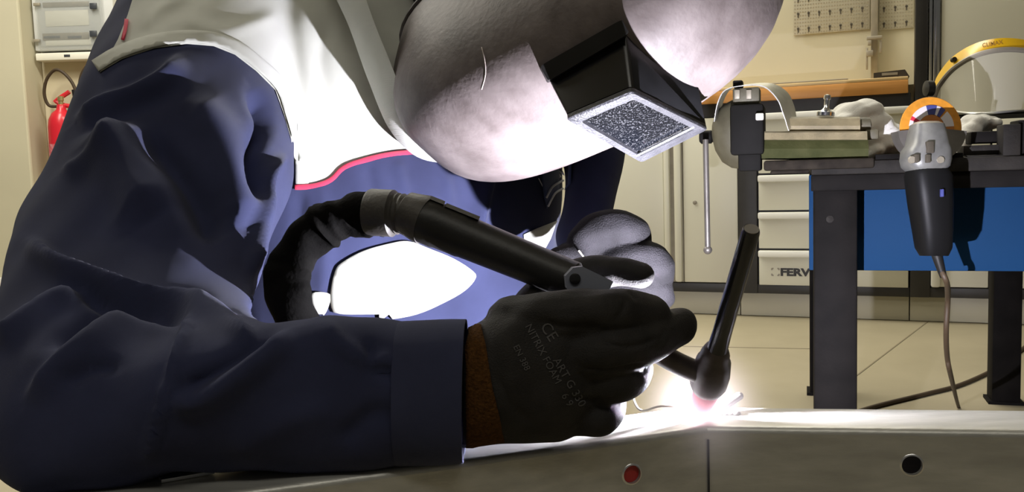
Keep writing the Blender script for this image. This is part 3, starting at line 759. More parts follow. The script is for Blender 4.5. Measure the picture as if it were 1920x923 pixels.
# angle grinder hooked over the bench edge
gd = 1.335
def gp(px, py, dd=0.0): return P(px, py, gd + dd)
gs = gd / FPX
gr = thing('angle_grinder', 'black and grey angle grinder with orange disc hooked on the bench edge', 'grinder', gp(1750, 480))
GA = -CF                                                        # disc faces the camera
bm = NB(); lathe(bm, [(8 * gs, 0.002), (58 * gs, 0.001), (59 * gs, 0.0), (58 * gs, -0.0025), (8 * gs, -0.003)], gp(1745, 240, 0.02), GA, 56, True); disc = obj('disc', bm, 'disc_orange', gr)
def ring_sector(bm, c, r0, r1, a0, a1, lift, n=14):
    pts = [c + GA * lift + (CR * math.cos(a) + CU * math.sin(a)) * r1 for a in np.linspace(a0, a1, n)] + [c + GA * lift + (CR * math.cos(a) + CU * math.sin(a)) * r0 for a in np.linspace(a1, a0, n)]
    prism(bm, pts, GA * 0.0004)
c = gp(1745, 240, 0.02); D = math.radians
for a0, a1, m_, nm in ((128, 176, 'label_white', 'label'), (149, 160, 'label_red', 'label_stripe'), (62, 128, 'label_white', 'label'), (76, 104, 'label_blue', 'label_stripe'), (52, 66, 'label_blue', 'label_stripe'), (4, 46, 'label_white', 'label'), (-20, 3, 'disc_brown', 'label')):
    bm = NB(); ring_sector(bm, c, 25 * gs, 43 * gs, D(a0), D(a1), 0.0022 if m_ not in ('label_red', 'label_blue') else 0.0027); obj(nm, bm, m_, disc, smooth=False)
bm = NB(); lathe(bm, [(10 * gs, 0.003), (24 * gs, 0.003), (25 * gs, 0.002), (25 * gs, -0.004)], c, GA, 32, False); obj('hub', bm, 'disc_brown', disc)
# guard: half shell round the lower rim
bm = NB(); rings = []
for a in np.linspace(D(186), D(354), 26):
    e = CR * math.cos(a) + CU * math.sin(a); rr = 63 * gs
    rings.append([c + e * (20 * gs) - CF * 0.006, c + e * rr - CF * 0.006, c + e * (rr + 0.002) - CF * 0.006, c + e * (rr + 0.002) + CF * 0.02, c + e * rr + CF * 0.02, c + e * rr - CF * 0.003, c + e * (20 * gs) - CF * 0.003])
loft(bm, rings, True); obj('guard', bm, 'guard', gr, angle=30)
# gear head
def gsec(y, xc, w, dep, dd): return [gp(xc, y, dd) + CR * w * gs * math.copysign(abs(math.cos(a)) ** 0.6, math.cos(a)) + CF * dep * math.copysign(abs(math.sin(a)) ** 0.6, math.sin(a)) for a in np.linspace(0, 2 * PI, 24, endpoint=False)]
bm = NB(); loft(bm, [gsec(229, 1738, 20, 0.012, -0.02), gsec(234, 1738, 27, 0.02, -0.02), gsec(255, 1738, 31, 0.026, -0.02), gsec(272, 1738, 34, 0.028, -0.02), gsec(283, 1736, 40, 0.03, -0.02), (gsec(300, 1735, 41, 0.03, -0.02)), gsec(313, 1735, 38, 0.029, -0.02), gsec(321, 1735, 30, 0.025, -0.02)]); gh = obj('gear_head', bm, 'grinder_metal', gr, angle=35)
for x, y0, y1, w in ((1743, 266, 287, 6), (1718, 290, 305, 4), (1739, 290, 305, 4)):
    bm = NB(); add_box(bm, gp(x, (y0 + y1) / 2, -0.05), CR * w * gs, CF * 0.004, CU * (y1 - y0) / 2 * gs, 0.001); obj('vent', bm, 'slot', gh)
for x in (1709, 1762):
    bm = NB(); lathe(bm, [(0.0001, 0.004), (0.005, 0.004), (0.0055, 0)], gp(x, 300, -0.048), GA, 10, False); obj('screw', bm, 'grey_metal', gh)
bm = NB(); loft(bm, [gsec(318, 1738, 33, 0.026, -0.02), gsec(330, 1740, 37, 0.03, -0.02), gsec(380, 1744, 35, 0.03, -0.015), gsec(430, 1748, 31, 0.028, -0.01), gsec(465, 1750, 28, 0.025, -0.005), gsec(480, 1751, 22, 0.018, -0.005)]); gb = obj('body', bm, 'grinder_black', gr, angle=50)
bm = NB(); add_box(bm, gp(1766, 362, -0.05), CR * 2.5 * gs, CF * 0.003, CU * 7 * gs, 0.001); obj('switch', bm, 'label_blue', gb)
pth = [gp(1758, 478), gp(1764, 505), gp(1775, 530), P(1777, 560, 1.42), P(1774, 620, 1.44), P(1776, 670, 1.5), P(1784, 710, 1.6)]
pth.append(G(1797, 762, 0.006)); pth.append(G(1812, 800, 0.006))
bm = NB(); tube(bm, catmull(pth, 8), 0.0042, 10); obj('cord', bm, 'cable', gr)
bm = NB(); tube(bm, [gp(1756, 476), gp(1763, 500), gp(1769, 520)], [0.008, 0.0065, 0.005], 12); obj('cord_sleeve', bm, 'black_plastic', gr)
bm = NB(); tube(bm, catmull([G(1600, 775, 0.006), G(1650, 760, 0.006), G(1740, 738, 0.006), G(1800, 722, 0.006), G(1860, 695, 0.006), G(1900, 668, 0.006), G(1935, 640, 0.006)], 8), 0.006, 10)
tag(obj('power_cable', bm, 'cable'), 'brown power cable lying across the floor under the bench', 'cable')

# steel block and rails at the right end of the bench
sb = thing('steel_fixture', 'dark steel block on flat rails at the right end of the bench', 'fixture', bp(bpx(1890, 310, -0.04)[0], -0.03, ztp))
for x0, y0, x1, y1, q0, q1, m_, nm in ((1880, 232, 1915, 305, -0.05, 0.0, 'bench_edge', 'block'), (1908, 222, 1990, 305, -0.04, 0.02, 'bench_dark', 'block'), (1812, 292, 1882, 305, -0.05, 0.03, 'bench_edge', 'rail'), (1806, 270, 1900, 292, -0.02, 0.04, 'bench_edge', 'rail'), (1820, 245, 1882, 270, 0.0, 0.05, 'bench_dark', 'rail')):
    a = bpx(x0, y1, q0); b = bpx(x1, y0, q0); bm = NB(); bbox(bm, a[0], b[0], q0, q1, max(a[1], ztp), b[1], 0.002); obj(nm, bm, m_, sb)

# face shield
fd = 1.62
fs = thing('face_shield', 'clear face shield with yellow brow guard lying on the bench', 'face shield', P(1850, 215, fd))
brow = catmull([(1752, 172, 0.0), (1762, 150, -0.01), (1790, 118, -0.05), (1835, 93, -0.09), (1890, 84, -0.10), (1945, 92, -0.08), (1990, 125, -0.03)], 8)
bot = catmull([(1762, 190, 0.0), (1772, 200, -0.02), (1795, 210, -0.07), (1835, 213, -0.12), (1890, 209, -0.13), (1945, 205, -0.10), (2000, 190, -0.03)], 8)
bm = NB(); rings = []
for (x, y, q), (x2, y2, q2) in zip(brow, bot):
    a = P(x, y + 7, fd + q); b = P(x2, y2, fd + q2); rings.append([a + (b - a) * k for k in np.linspace(0, 1, 6)])
loft(bm, rings, False, closed=False); obj('visor', bm, 'visor', fs, angle=180)
def strip(profile, m_, nm, w0, w1, ofs):
    bm = NB(); rings = []
    for i, (x, y, q) in enumerate(brow):
        k = math.sin(PI * min(1, max(0, (i + 3) / (len(brow) + 1)))) ** 0.5
        a = P(x, y + w1, fd + q); b = P(x, y + w1 - (w1 - w0) * (0.35 + 0.65 * k), fd + q + 0.015); rings.append([a, b, b + CF * 0.006, a + CF * 0.006])
    loft(bm, rings); return obj(nm, bm, m_, fs, angle=50)
bg = strip(None, 'yellow', 'brow_guard', -14, 5, 0)
bm = NB(); tube(bm, [P(x, y + 9, fd + q - 0.002) for x, y, q in brow], 0.0045, 8); obj('rim', bm, 'grey_metal', fs)
bm = NB(); rings = []
tube(bm, [P(x2, y2, fd + q2) for x2, y2, q2 in bot], 0.0022, 8); obj('lower_edge', bm, 'alu', fs)
bm = NB(); lathe(bm, [(0.004, -0.008), (0.014, -0.006), (0.014, 0.006), (0.004, 0.008)], P(1742, 166, fd - 0.02), CR, 16); obj('knob', bm, 'black_plastic', fs)
bm = NB(); lathe(bm, [(0.0045, -0.004), (0.0045, 0.004)], P(1788, 112, fd - 0.045), GA, 12); obj('rivet', bm, 'black_plastic', fs)
bm = NB(); tube(bm, [P(1744, 172, fd), P(1749, 182, fd), P(1758, 196, fd)], 0.006, 8); obj('side_arm', bm, 'grey_metal', fs)
bvy = bvh_of([bg.data])
mt = text_on_off = None
_me = bg.data.copy(); _me.transform(Matrix.Translation(WLOC[bg])); bvy = bvh_of([_me])
bm = text_on(bvy, 'CLIMAX', 1842, 89, -10, 11, fd - 0.1, 0.0012, 0.02, 1.0); obj('lettering', bm, 'yellow_print', bg, smooth=False)

# ------------------------------------------------------------------ the steel frame being welded
def rect_tube(A, B, W, H, r, holes, bis0, name, parent):
    """box section from A to B (front top edge); holes = [(s, z, radius)] in the front face; bis0 = mitre direction at A"""
    T = (B - A).normalized(); N = Vector((-T.y, T.x, 0)); N = N if N.y > 0 else -N; L = (B - A).length
    prof = []
    def arc(cy, cz, a0, a1, n=6):
        for a in np.linspace(a0, a1, n): prof.append((cy + r * math.cos(a), cz + r * math.sin(a)))
    arc(r, -r, PI, PI / 2); arc(W - r, -r, PI / 2, 0); arc(W - r, -H + r, 0, -PI / 2); arc(r, -H + r, -PI / 2, -PI)
    prof = [(float(a), float(b)) for a, b in prof]
    bm = NB()
    def end(y): return bis0 * y
    r0 = [A + end(y) + ZV * z for y, z in prof]; r1 = [B + N * y + ZV * z for y, z in prof]
    loft(bm, [r0, r1], False, closed=False)
    # front plate with its holes
    pts = [Vector((0.0, -r)), Vector((L, -r)), Vector((L, -H + r)), Vector((0.0, -H + r))]; ed = [(0, 1), (1, 2), (2, 3), (3, 0)]
    for s, z, rr in holes:
        o = len(pts); n = 36
        pts += [Vector((s + rr * math.cos(2 * PI * k / n), z + rr * math.sin(2 * PI * k / n))) for k in range(n)]
        ed += [(o + k, o + (k + 1) % n) for k in range(n)]
    v2, _, f2, *_r = geometry.delaunay_2d_cdt(pts, ed, [], 1, 1e-6)
    vv = [bm.verts.new(A + T * v.x + ZV * v.y) for v in v2]; fs = []
    for f in f2:
        c = sum((v2[i] for i in f), Vector((0, 0))) / len(f)
        if any((c - Vector((s, z))).length < rr for s, z, rr in holes): continue
        fs.append(bm.faces.new([vv[i] for i in f]))
    g = bmesh.ops.extrude_face_region(bm, geom=fs)
    for e in g['geom']:
        if isinstance(e, bmesh.types.BMVert): e.co += N * 0.003
    return obj(name, bm, 'steel', parent, angle=30), T, N
JA = G(1327, 801, ZT); JB = G(1920, 809, ZT); JL = G(437, 924, ZT)
T1 = (JB - JA).normalized(); T2 = (JL - JA).normalized()
N1 = Vector((-T1.y, T1.x, 0)); N1 = N1 if N1.y > 0 else -N1
N2 = Vector((-T2.y, T2.x, 0)); N2 = N2 if N2.y > 0 else -N2
BIS = (N1 + N2).normalized(); BIS = BIS / BIS.dot(N1)
WID = (G(1600, 765, ZT) - JA).dot(N1); HGT = 0.075
def onface(px, py, T, N):
    v = ray(px, py); t = (JA - CAM).dot(N) / v.dot(N); q = CAM + v * t - JA; return q.dot(T), q.z
frame = thing('welded_box_sections', 'grey welded steel box section frame in the foreground under the torch', 'frame', JA - ZV * HGT)
sR, zR = onface(1710, 873, T1, N1); sLh, zL = onface(1185, 890, T2, N2)
rad = 18.5 / FPX * pix(JA + T1 * sR)[2]
rect_tube(JA, JA + T1 * 0.9, WID, HGT, 0.005, [(sR, zR, rad)], BIS, 'box_section', frame)
rect_tube(JA, JA + T2 * 1.1, WID, HGT, 0.005, [(sLh, zL, rad * 0.95)], BIS, 'box_section', frame)
rc = JA + T2 * sLh + ZV * zL
bm = NB(); lathe(bm, [(0.0001, 0.0), (rad * 0.93, 0.0), (rad * 0.95, -0.003), (rad * 0.95, -0.008)], rc + N2 * 0.0025, -N2, 28, False); obj('red_cap', bm, 'red_cap', frame)['label'] = 'red plastic cap in the left hole'
rc = JA + T1 * sR + ZV * zR
for c, T in ((JA + T1 * sR + ZV * zR, T1), (JA + T2 * sLh + ZV * zL, T2)):
    bm = NB(); n = 40; N = N1 if T is T1 else N2; rr = rad if T is T1 else rad * 0.95
    rings = [[c + T * (k * math.cos(2 * PI * i / n)) + ZV * (k * math.sin(2 * PI * i / n)) - N * h for i in range(n)] for k, h in ((rr, -0.0002), (rr, 0.0006), (rr + 0.0012, 0.0003), (rr + 0.0016, -0.0002))]
    loft(bm, rings, False); obj('hole_rim', bm, 'bright_steel', frame)
bm = NB(); add_box(bm, JA - ZV * (HGT / 2 + 0.004) - BIS * 0.0004, T1 * 0.0006, BIS * 0.0012, ZV * (HGT / 2 - 0.006)); obj('joint_seam', bm, 'dark_inside', frame, smooth=False)
# weld bead laid so far along the mitre
bm = NB()
for k in range(7):
    q = ARC + T1 * (0.004 + 0.0042 * k) - ZV * 0.005; ball(bm, q, 0, 2, axes=(T1 * 0.0045, N1 * 0.0042, ZV * 0.0022))
obj('weld_bead', bm, 'bright_steel', frame, angle=180)
bm = NB(); zz = ZT + 0.0004
prism(bm, [G(288, 888, zz), G(303, 906, zz), G(402, 889, zz), G(385, 878, zz)], ZV * 0.0022)
tag(obj('metal_strip', bm, 'bright_steel', smooth=False), 'short bright metal strip lying under the elbow on the frame', 'metal strip')
a = G(1352, 766, ZT + 0.004); b = P(1386, 743, pix(a)[2] + 0.004)
bm = NB(); tube(bm, [a, b], [0.0034, 0.0036], 14); ball(bm, b, 0.0036, 2); tag(obj('metal_pin', bm, 'bright_steel', angle=60), 'short bright metal pin standing slanted behind the arc', 'pin')

# the arc
arc_t = thing('welding_arc', 'blinding white welding arc with pink glow under the torch cup', 'arc', ARC)
bm = NB(); ball(bm, ARC, 0, 3, axes=(CR * 0.006, CF * 0.006, CU * 0.004)); obj('arc_core', bm, 'arc', arc_t)
bm = NB(); ball(bm, ARC, 0.080, 3); obj('bloom_volume', bm, 'arc_bloom', arc_t)  # added glow ball that imitates the bloom round the arc

# ------------------------------------------------------------------ the welder
who = thing('person', 'welder in navy and grey work jacket and black gloves bent over the steel frame', 'person', P(560, 1100, 1.05))
def section(a, b, d, h, seg=40, pw=2.3):
    A, B = P(*a, d), P(*b, d); c = (A + B) / 2; e = (B - A) / 2; out = []
    for k in range(seg):
        t = 2 * PI * k / seg; ct, st = math.cos(t), math.sin(t)
        out.append(c + e * math.copysign(abs(ct) ** (2 / pw), ct) + CF * h * math.copysign(abs(st) ** (2 / pw), st))
    return out
def sleeve(bm, secs, k=5, seg=40):
    c = catmull([(*a, *b, d, h) for a, b, d, h in secs], k)
    loft(bm, [section((v[0], v[1]), (v[2], v[3]), v[4], v[5], seg) for v in c]); return bm
NEAR = [((300, -150), (640, -90), 1.20, 0.09), ((262, -40), (590, 0), 1.13, 0.10), ((222, 60), (560, 90), 1.045, 0.105), ((190, 135), (545, 190), 0.97, 0.105), ((148, 220), (545, 262), 0.93, 0.10),
        ((108, 322), (541, 350), 0.885, 0.095), ((56, 415), (505, 440), 0.83, 0.088), ((22, 540), (472, 545), 0.745, 0.075),
        ((-30, 660), (468, 590), 0.672, 0.060), ((-45, 800), (480, 600), 0.637, 0.052), ((30, 905), (500, 606), 0.622, 0.049), ((140, 925), (525, 606), 0.619, 0.047),
        ((250, 912), (548, 602), 0.620, 0.046), ((330, 882), (578, 598), 0.621, 0.046), ((420, 880), (612, 590), 0.624, 0.045), ((560, 884), (665, 600), 0.628, 0.043), ((660, 884), (705, 603), 0.632, 0.042), ((752, 870), (756, 606), 0.635, 0.0415), ((800, 868), (800, 606), 0.635, 0.0405)]
bm = NB(); sleeve(bm, NEAR)
# trunk: sections across the leaning body
SV = Vector((0.86, 0.51, 0.0))
def tsec(px, py, d, w, t, n, seg=48, pw=2.6):
    c = P(px, py, d); s = cv(*SV); nn = cv(*Vector(n).normalized()); nn = (nn - s * nn.dot(s)).normalized(); out = []
    for k in range(seg):
        a = 2 * PI * k / seg; ca, sa = math.cos(a), math.sin(a)
        out.append(c + s * w * math.copysign(abs(ca) ** (2 / pw), ca) + nn * t * math.copysign(abs(sa) ** (2 / pw), sa))
    return out
TR = [(690, 860, 1.24, 0.20, 0.135, (.6, -.8, 0)), (715, 700, 1.22, 0.21, 0.14, (.6, -.8, -.1)), (735, 560, 1.19, 0.22, 0.14, (.57, -.76, -.3)), (745, 430, 1.165, 0.225, 0.14, (.52, -.7, -.45)), (755, 290, 1.14, 0.23, 0.135, (.47, -.63, -.6)),
      (755, 150, 1.135, 0.23, 0.11, (.45, -.6, -.65)), (760, 50, 1.15, 0.20, 0.10, (.45, -.6, -.65)), (770, -30, 1.16, 0.13, 0.085, (.45, -.6, -.65)), (800, -110, 1.14, 0.075, 0.075, (.45, -.6, -.65))]
c = catmull([(a, b, d, w, t, *n) for a, b, d, w, t, n in TR], 5)
t_ = NB(); loft(t_, [tsec(v[0], v[1], v[2], v[3], v[4], v[5:8]) for v in c]); join(bm, t_)
# far arm
FAR = [((900, 60), (1090, 30), 1.20, 0.06), ((960, 150), (1150, 150), 1.18, 0.06), ((1030, 230), (1172, 240), 1.15, 0.058), ((1058, 310), (1170, 300), 1.12, 0.055), ((1054, 385), (1156, 365), 1.08, 0.050), ((1040, 445), (1146, 412), 1.05, 0.046), ((1056, 485), (1132, 445), 1.01, 0.040), ((1066, 508), (1122, 465), 0.975, 0.034)]
t_ = NB(); sleeve(t_, FAR, 5, 32); join(bm, t_)
jme = remesh(bm, 0.0042, 8)
RID = [  # folds of the near sleeve: crest lines (height up) and hollows (height down)
    ([(140, 228), (200, 190), (250, 172), (305, 145), (340, 105)], 10, 26, 0.006),
    ([(165, 245), (240, 205), (310, 175), (345, 140)], 16, 20, -0.004),
    ([(120, 325), (180, 300), (235, 270)], 9, 20, 0.004),
    ([(200, 240), (250, 285), (300, 350), (330, 420), (360, 470)], 30, 24, 0.005),
    ([(265, 255), (330, 320), (375, 380), (410, 450)], 26, 26, -0.010),
    ([(205, 235), (235, 320), (285, 420)], 42, 50, 0.015),
    ([(350, 180), (410, 260), (440, 350), (455, 430)], 40, 30, 0.009),
    ([(470, 170), (492, 230), (470, 280), (470, 330), (480, 380)], 20, 14, -0.013),
    ([(538, 290), (505, 330), (492, 390), (478, 450), (470, 520)], 12, 12, 0.008),
    ([(60, 455), (118, 503), (176, 521), (235, 545), (294, 562), (353, 577), (430, 600)], 9, 22, 0.009),
    ([(130, 540), (210, 565), (300, 585), (350, 600)], 12, 15, -0.010),
    ([(-10, 645), (59, 598), (106, 568), (175, 543)], 9, 20, 0.008),
    ([(59, 756), (106, 697), (153, 656), (235, 597), (306, 597), (345, 609)], 14, 26, 0.008),
    ([(90, 650), (140, 620), (215, 586), (282, 597), (340, 604)], 14, 12, -0.009),
    ([(120, 720), (170, 690), (220, 680)], 10, 14, -0.004),
    ([(352, 590), (347, 633), (325, 697), (298, 780), (272, 872)], 26, 5, 0.006),
    ([(370, 600), (362, 640), (338, 705), (312, 790), (290, 872)], 8, 12, -0.003),
    ([(322, 757), (376, 745), (435, 709), (517, 645), (545, 622)], 10, 26, 0.007),
    ([(330, 735), (400, 700), (470, 655), (520, 620)], 20, 16, -0.005),
    ([(345, 590), (400, 594), (450, 618), (480, 640)], 8, 14, 0.005),
    ([(600, 605), (640, 650), (700, 680), (740, 670)], 16, 14, 0.003),
    ([(690, 640), (700, 690), (745, 705)], 10, 10, -0.003),
    ([(640, 830), (700, 780), (745, 790)], 20, 20, -0.003),
    ([(430, 860), (520, 800), (640, 760)], 30, 30, 0.002),
]
sculpt(jme, [(p, a, b, h * 1.7) for p, a, b, h in RID], 0.5, 1.0)
RID2 = [  # chest
    ([(600, 350), (612, 450), (600, 560)], 14, 14, 0.004), ([(690, 300), (700, 360), (690, 420)], 12, 16, -0.004), ([(745, 300), (760, 370)], 12, 12, 0.003),
    ([(565, 350), (560, 450), (545, 540)], 12, 16, -0.006), ([(835, 320), (845, 400), (850, 470)], 10, 10, 0.003),
    ([(920, 310), (908, 380), (896, 450)], 7, 18, 0.011), ([(620, 30), (600, 120), (615, 230)], 14, 14, -0.004), ([(560, 10), (575, 120), (590, 250)], 16, 14, 0.004), ([(340, 40), (420, 60), (520, 30)], 12, 14, 0.003), ([(270, 60), (300, 20), (360, -10)], 10, 12, 0.004)]
sculpt(jme, RID2, 0.84, 1.3)
co = getco(jme); no = getno(jme)
w = sum(np.sin(co @ (RNG.normal(size=3) * f) + RNG.random() * 6) for f in (22, 30, 38, 46, 60, 75)) * 0.0006
jme.vertices.foreach_set('co', (co + no * w[:, None]).ravel()); jme.update()
jb = bvh_of([jme])
jk = obj('jacket', jme, 'navy', who, angle=180)
yoke_poly = [(262, -40), (240, 30), (222, 75), (188, 137), (230, 112), (290, 92), (350, 84), (400, 88), (440, 104), (480, 135), (515, 170), (531, 215), (544, 260), (553, 310), (554, 351), (590, 349), (620, 338), (645, 315), (690, 298), (740, 288), (800, 284), (860, 270), (900, 200), (900, -40)]
yk = obj('yoke', patch(jb, yoke_poly, 7, 0.0010, 0.0016, 14.0, smooth_poly=False), 'grey_cloth', jk, angle=180); yk['label'] = 'light grey shoulder yoke'
band = [(188, 137), (230, 112), (290, 92), (350, 84), (400, 88), (440, 104), (480, 135), (515, 170), (531, 215), (544, 260), (553, 310), (554, 351)]
def offset_poly(line, w):
    out = []
    for i, p in enumerate(line):
        a = np.array(line[max(i - 1, 0)], float); b = np.array(line[min(i + 1, len(line) - 1)], float); t = (b - a) / np.linalg.norm(b - a)
        out.append((p[0] + t[1] * w, p[1] - t[0] * w))
    return out
bl = [tuple(p) for p in catmull(band, 3)]
obj('hem_band', patch(jb, bl + offset_poly(bl, 24)[::-1], 7, 0.0026, 0.0016, 6.0, smooth_poly=False), 'grey_cloth', yk, angle=180)
pl = [tuple(p) for p in catmull([(552, 351), (590, 349), (620, 338), (645, 315), (690, 299), (740, 289), (800, 285), (850, 280)], 4)]
pp = obj('piping', patch(jb, offset_poly(pl, 4.5) + offset_poly(pl, -4.5)[::-1], 5, 0.0030, 0.0025, 8.0, smooth_poly=False), 'red_piping', yk, angle=180); pp['label'] = 'red piping along the yoke'
pl = [(240, 40), (237, 60), (232, 80)]
obj('piping', patch(jb, offset_poly(pl, 3.5) + offset_poly(pl, -3.5)[::-1], 4, 0.0030, 0.0025, 30.0, smooth_poly=False), 'red_piping', yk, angle=180)
pk = obj('lower_panel', patch(jb, [(640, 492), (680, 470), (730, 456), (765, 452), (805, 466), (850, 485), (885, 508), (890, 522), (870, 545), (830, 568), (780, 589), (720, 600), (660, 606), (625, 585), (619, 545), (627, 508)], 9, 0.002, 0.003, 6.0, puff=0.010, k=4, near=0.9), 'grey_cloth', jk, angle=180); pk['label'] = 'light grey rounded pocket panel'
obj('lower_panel', patch(jb, [(586, 549), (618, 551), (614, 580), (600, 596), (590, 580)], 7, 0.002, 0.003, 6.0, k=4, near=0.9), 'grey_cloth', jk, angle=180)
obj('chest_pocket', patch(jb, [(980, 440), (1005, 428), (1043, 413), (1030, 448), (1008, 488), (985, 500)], 7, 0.002, 0.002, 4.0, smooth_poly=False), 'grey_cloth', jk, angle=180)
# embroidered badge
bg_ = obj('badge', patch(jb, [(1012, 322), (1075, 296), (1072, 345), (1060, 358), (1038, 366), (1024, 392), (1018, 370)], 5, 0.0016, 0.001, 4.0, smooth_poly=False), 'badge_blue', jk, angle=180); bg_['label'] = 'woven chest badge with pale letters and two stripes'
for ln in ([(1021, 372), (1032, 352), (1046, 342), (1056, 337)], [(1024, 388), (1036, 365), (1046, 357), (1055, 352)]):
    q = [tuple(p) for p in catmull(ln, 4)]; obj('stripe', patch(jb, offset_poly(q, 2) + offset_poly(q, -2)[::-1], 4, 0.003, 0.0008, 12.0, smooth_poly=False), 'badge', bg_, angle=180)
obj('lettering', text_on(jb, 'LIPALEN', 1016, 350, -27, 24, 1.0, 0.0034, 0.02, 0.55), 'badge', bg_, smooth=False)
# collar standing round the neck
bm = NB()
cl = catmull([(600, -60, .97), (650, 40, .94), (690, 150, .925), (735, 250, .925), (800, 300, .93), (900, 290, .96), (1000, 200, 1.0)], 8)
ct = catmull([(665, -80, .94), (690, 10, .905), (725, 100, .89), (760, 180, .88), (810, 225, .89), (890, 200, .93), (960, 120, .98)], 8)
rings = []
for a, b in zip(cl, ct):
    A, B = P(a[0], a[1], a[2] + .075), P(b[0], b[1], b[2] + .08); rings.append([A + CF * 0.01, A, A + (B - A) * 0.5 - CF * 0.004, B, B + CF * 0.004, A + (B - A) * 0.5 + CF * 0.003])
loft(bm, rings); obj('collar', bm, 'grey_cloth', jk, angle=60)
# sleeve cuff, with the darker opening
bm = NB(); c = catmull([((748), 871, 748, 603, .69, .0465), (790, 870, 790, 601, .69, .047), (835, 869, 838, 599, .69, .0465), (869, 866, 873, 599, .69, .046)], 4)
rings = [section((v[0], v[1]), (v[2], v[3]), v[4] * KD, v[5] * KD) for v in c]
v = c[-1]; rings += [section((v[0] + 1, v[1] - 1), (v[2] + 1, v[3] + 1), v[4] * KD, v[5] * KD - .001), section((v[0], v[1] - 6), (v[2], v[3] + 6), v[4] * KD, v[5] * KD - .004), section((v[0] - 40, v[1] - 8), (v[2] - 40, v[3] + 8), v[4] * KD, v[5] * KD - .006)]
loft(bm, rings); o = obj('cuff', bm, 'navy_light', jk, angle=50)
cu = o.data; 
def finger_k(pts, radii): finger(bm, [(x, y, d * KD) for x, y, d in pts], [r * KD for r in radii])
# near glove
bm = NB()
bodyc = [((868, 838), (876, 615), .695, .036), ((905, 834), (900, 603), .697, .038), ((950, 830), (940, 576), .70, .040), ((1010, 828), (1000, 560), .705, .042), ((1060, 822), (1060, 560), .71, .042), ((1110, 790), (1110, 570), .72, .038), ((1150, 740), (1150, 590), .73, .032)]
bodyc = [(a, b, d * KD, h * KD) for a, b, d, h in bodyc]
sleeve(bm, bodyc, 4, 36)
finger_k([(960, 605, .70), (1060, 592, .685), (1150, 584, .69), (1222, 588, .715)], [.022, .020, .0185, .0150])        # index
finger_k([(1020, 660, .70), (1120, 662, .685), (1200, 645, .70), (1268, 612, .735)], [.022, .020, .0190, .0165])       # middle
finger_k([(1060, 705, .705), (1140, 715, .695), (1185, 708, .715), (1196, 690, .745)], [.019, .0180, .0155, .0130])    # ring, curled
finger_k([(1050, 770, .71), (1110, 785, .70), (1142, 772, .715), (1148, 752, .74)], [.017, .0160, .0135, .0120])       # little, curled
finger_k([(960, 640, .74), (1010, 560, .768), (1090, 515, .776), (1150, 510, .772), (1203, 516, .768)], [.020, .018, .0155, .0140, .0115])  # thumb along the far side
gme = remesh(bm, 0.0021, 4)
RG = [([(1120, 640), (1180, 650), (1240, 632)], 5, 5, -0.0022), ([(1180, 545), (1195, 560)], 5, 5, -0.002), ([(1090, 690), (1150, 692), (1210, 682)], 4, 4, -0.002), ([(1000, 600), (1060, 615), (1130, 612)], 8, 8, -0.002), ([(1060, 745), (1120, 752), (1160, 742)], 4, 4, -0.002), ([(930, 700), (960, 760), (1000, 800)], 8, 8, -0.0015), ([(1150, 600), (1165, 585), (1175, 560)], 5, 5, -0.0012), ([(1225, 660), (1240, 640), (1245, 615)], 5, 5, -0.0012)]
sculpt(gme, RG, 0.5, 0.74)
co = getco(gme); no = getno(gme)
w = sum(np.sin(co @ (RNG.normal(size=3) * f) + RNG.random() * 6) for f in (60, 90, 130, 170)) * 0.0004
gme.vertices.foreach_set('co', (co + no * w[:, None]).ravel()); gme.update()
gb_ = bvh_of([gme])
gl = obj('glove', gme, 'glove', who, angle=180); gl['label'] = 'near black coated glove holding the torch'
kc = obj('knit_cuff', patch(gb_, [(872, 604), (906, 598), (912, 650), (922, 720), (936, 780), (946, 828), (868, 845)], 6, 0.0012, 0.0016, 10, smooth_poly=False), 'knit', gl, angle=180); kc['label'] = 'brown knitted cuff'
for s, x, y, a, sz in (('CE', 1012, 612, 58, 30), ('ART G 330', 1036, 676, 60, 22), ('NITRIX FOAM', 984, 612, 62, 20), ('EN 388', 962, 650, 64, 17), ('6 9', 1052, 742, 60, 20)):
    obj('print', text_on(gb_, s, x, y, a, sz, .68, 0.0006, 0.0), 'glove_print', gl, smooth=False)
# far glove
bm = NB()
ball(bm, P(1125, 495, 0.935), 0, 3, axes=(CR * .030, CF * .022, CU * .027))
finger(bm, [(1062, 498, 0.960), (1080, 492, 0.95), (1105, 490, 0.94)], [.022, .024, .026])
finger(bm, [(1092, 478, 0.915), (1108, 442, 0.908), (1150, 427, 0.900), (1188, 438, 0.905), (1186, 468, 0.925)], [.021, .0200, .0195, .0180, .0150])   # index, curled round
finger(bm, [(1128, 505, 0.915), (1178, 490, 0.898), (1226, 494, 0.898), (1236, 520, 0.920)], [.019, .0195, .0190, .015])                         # middle
finger(bm, [(1140, 545, 0.920), (1190, 540, 0.910), (1232, 545, 0.910), (1240, 562, 0.928)], [.016, .0165, .0160, .0135])                        # ring
finger(bm, [(1080, 505, 0.912), (1070, 484, 0.900), (1048, 486, 0.890)], [.016, .015, .012])                                                    # thumb
fme = remesh(bm, 0.0025, 4)
co = getco(fme); no = getno(fme)
w = sum(np.sin(co @ (RNG.normal(size=3) * f) + RNG.random() * 6) for f in (60, 90, 140, 200)) * 0.0005
fme.vertices.foreach_set('co', (co + no * w[:, None]).ravel()); fme.update()
fg = obj('glove', fme, 'glove_far', who, angle=180); fg['label'] = 'far black glove with fingers curled round the filler rod'
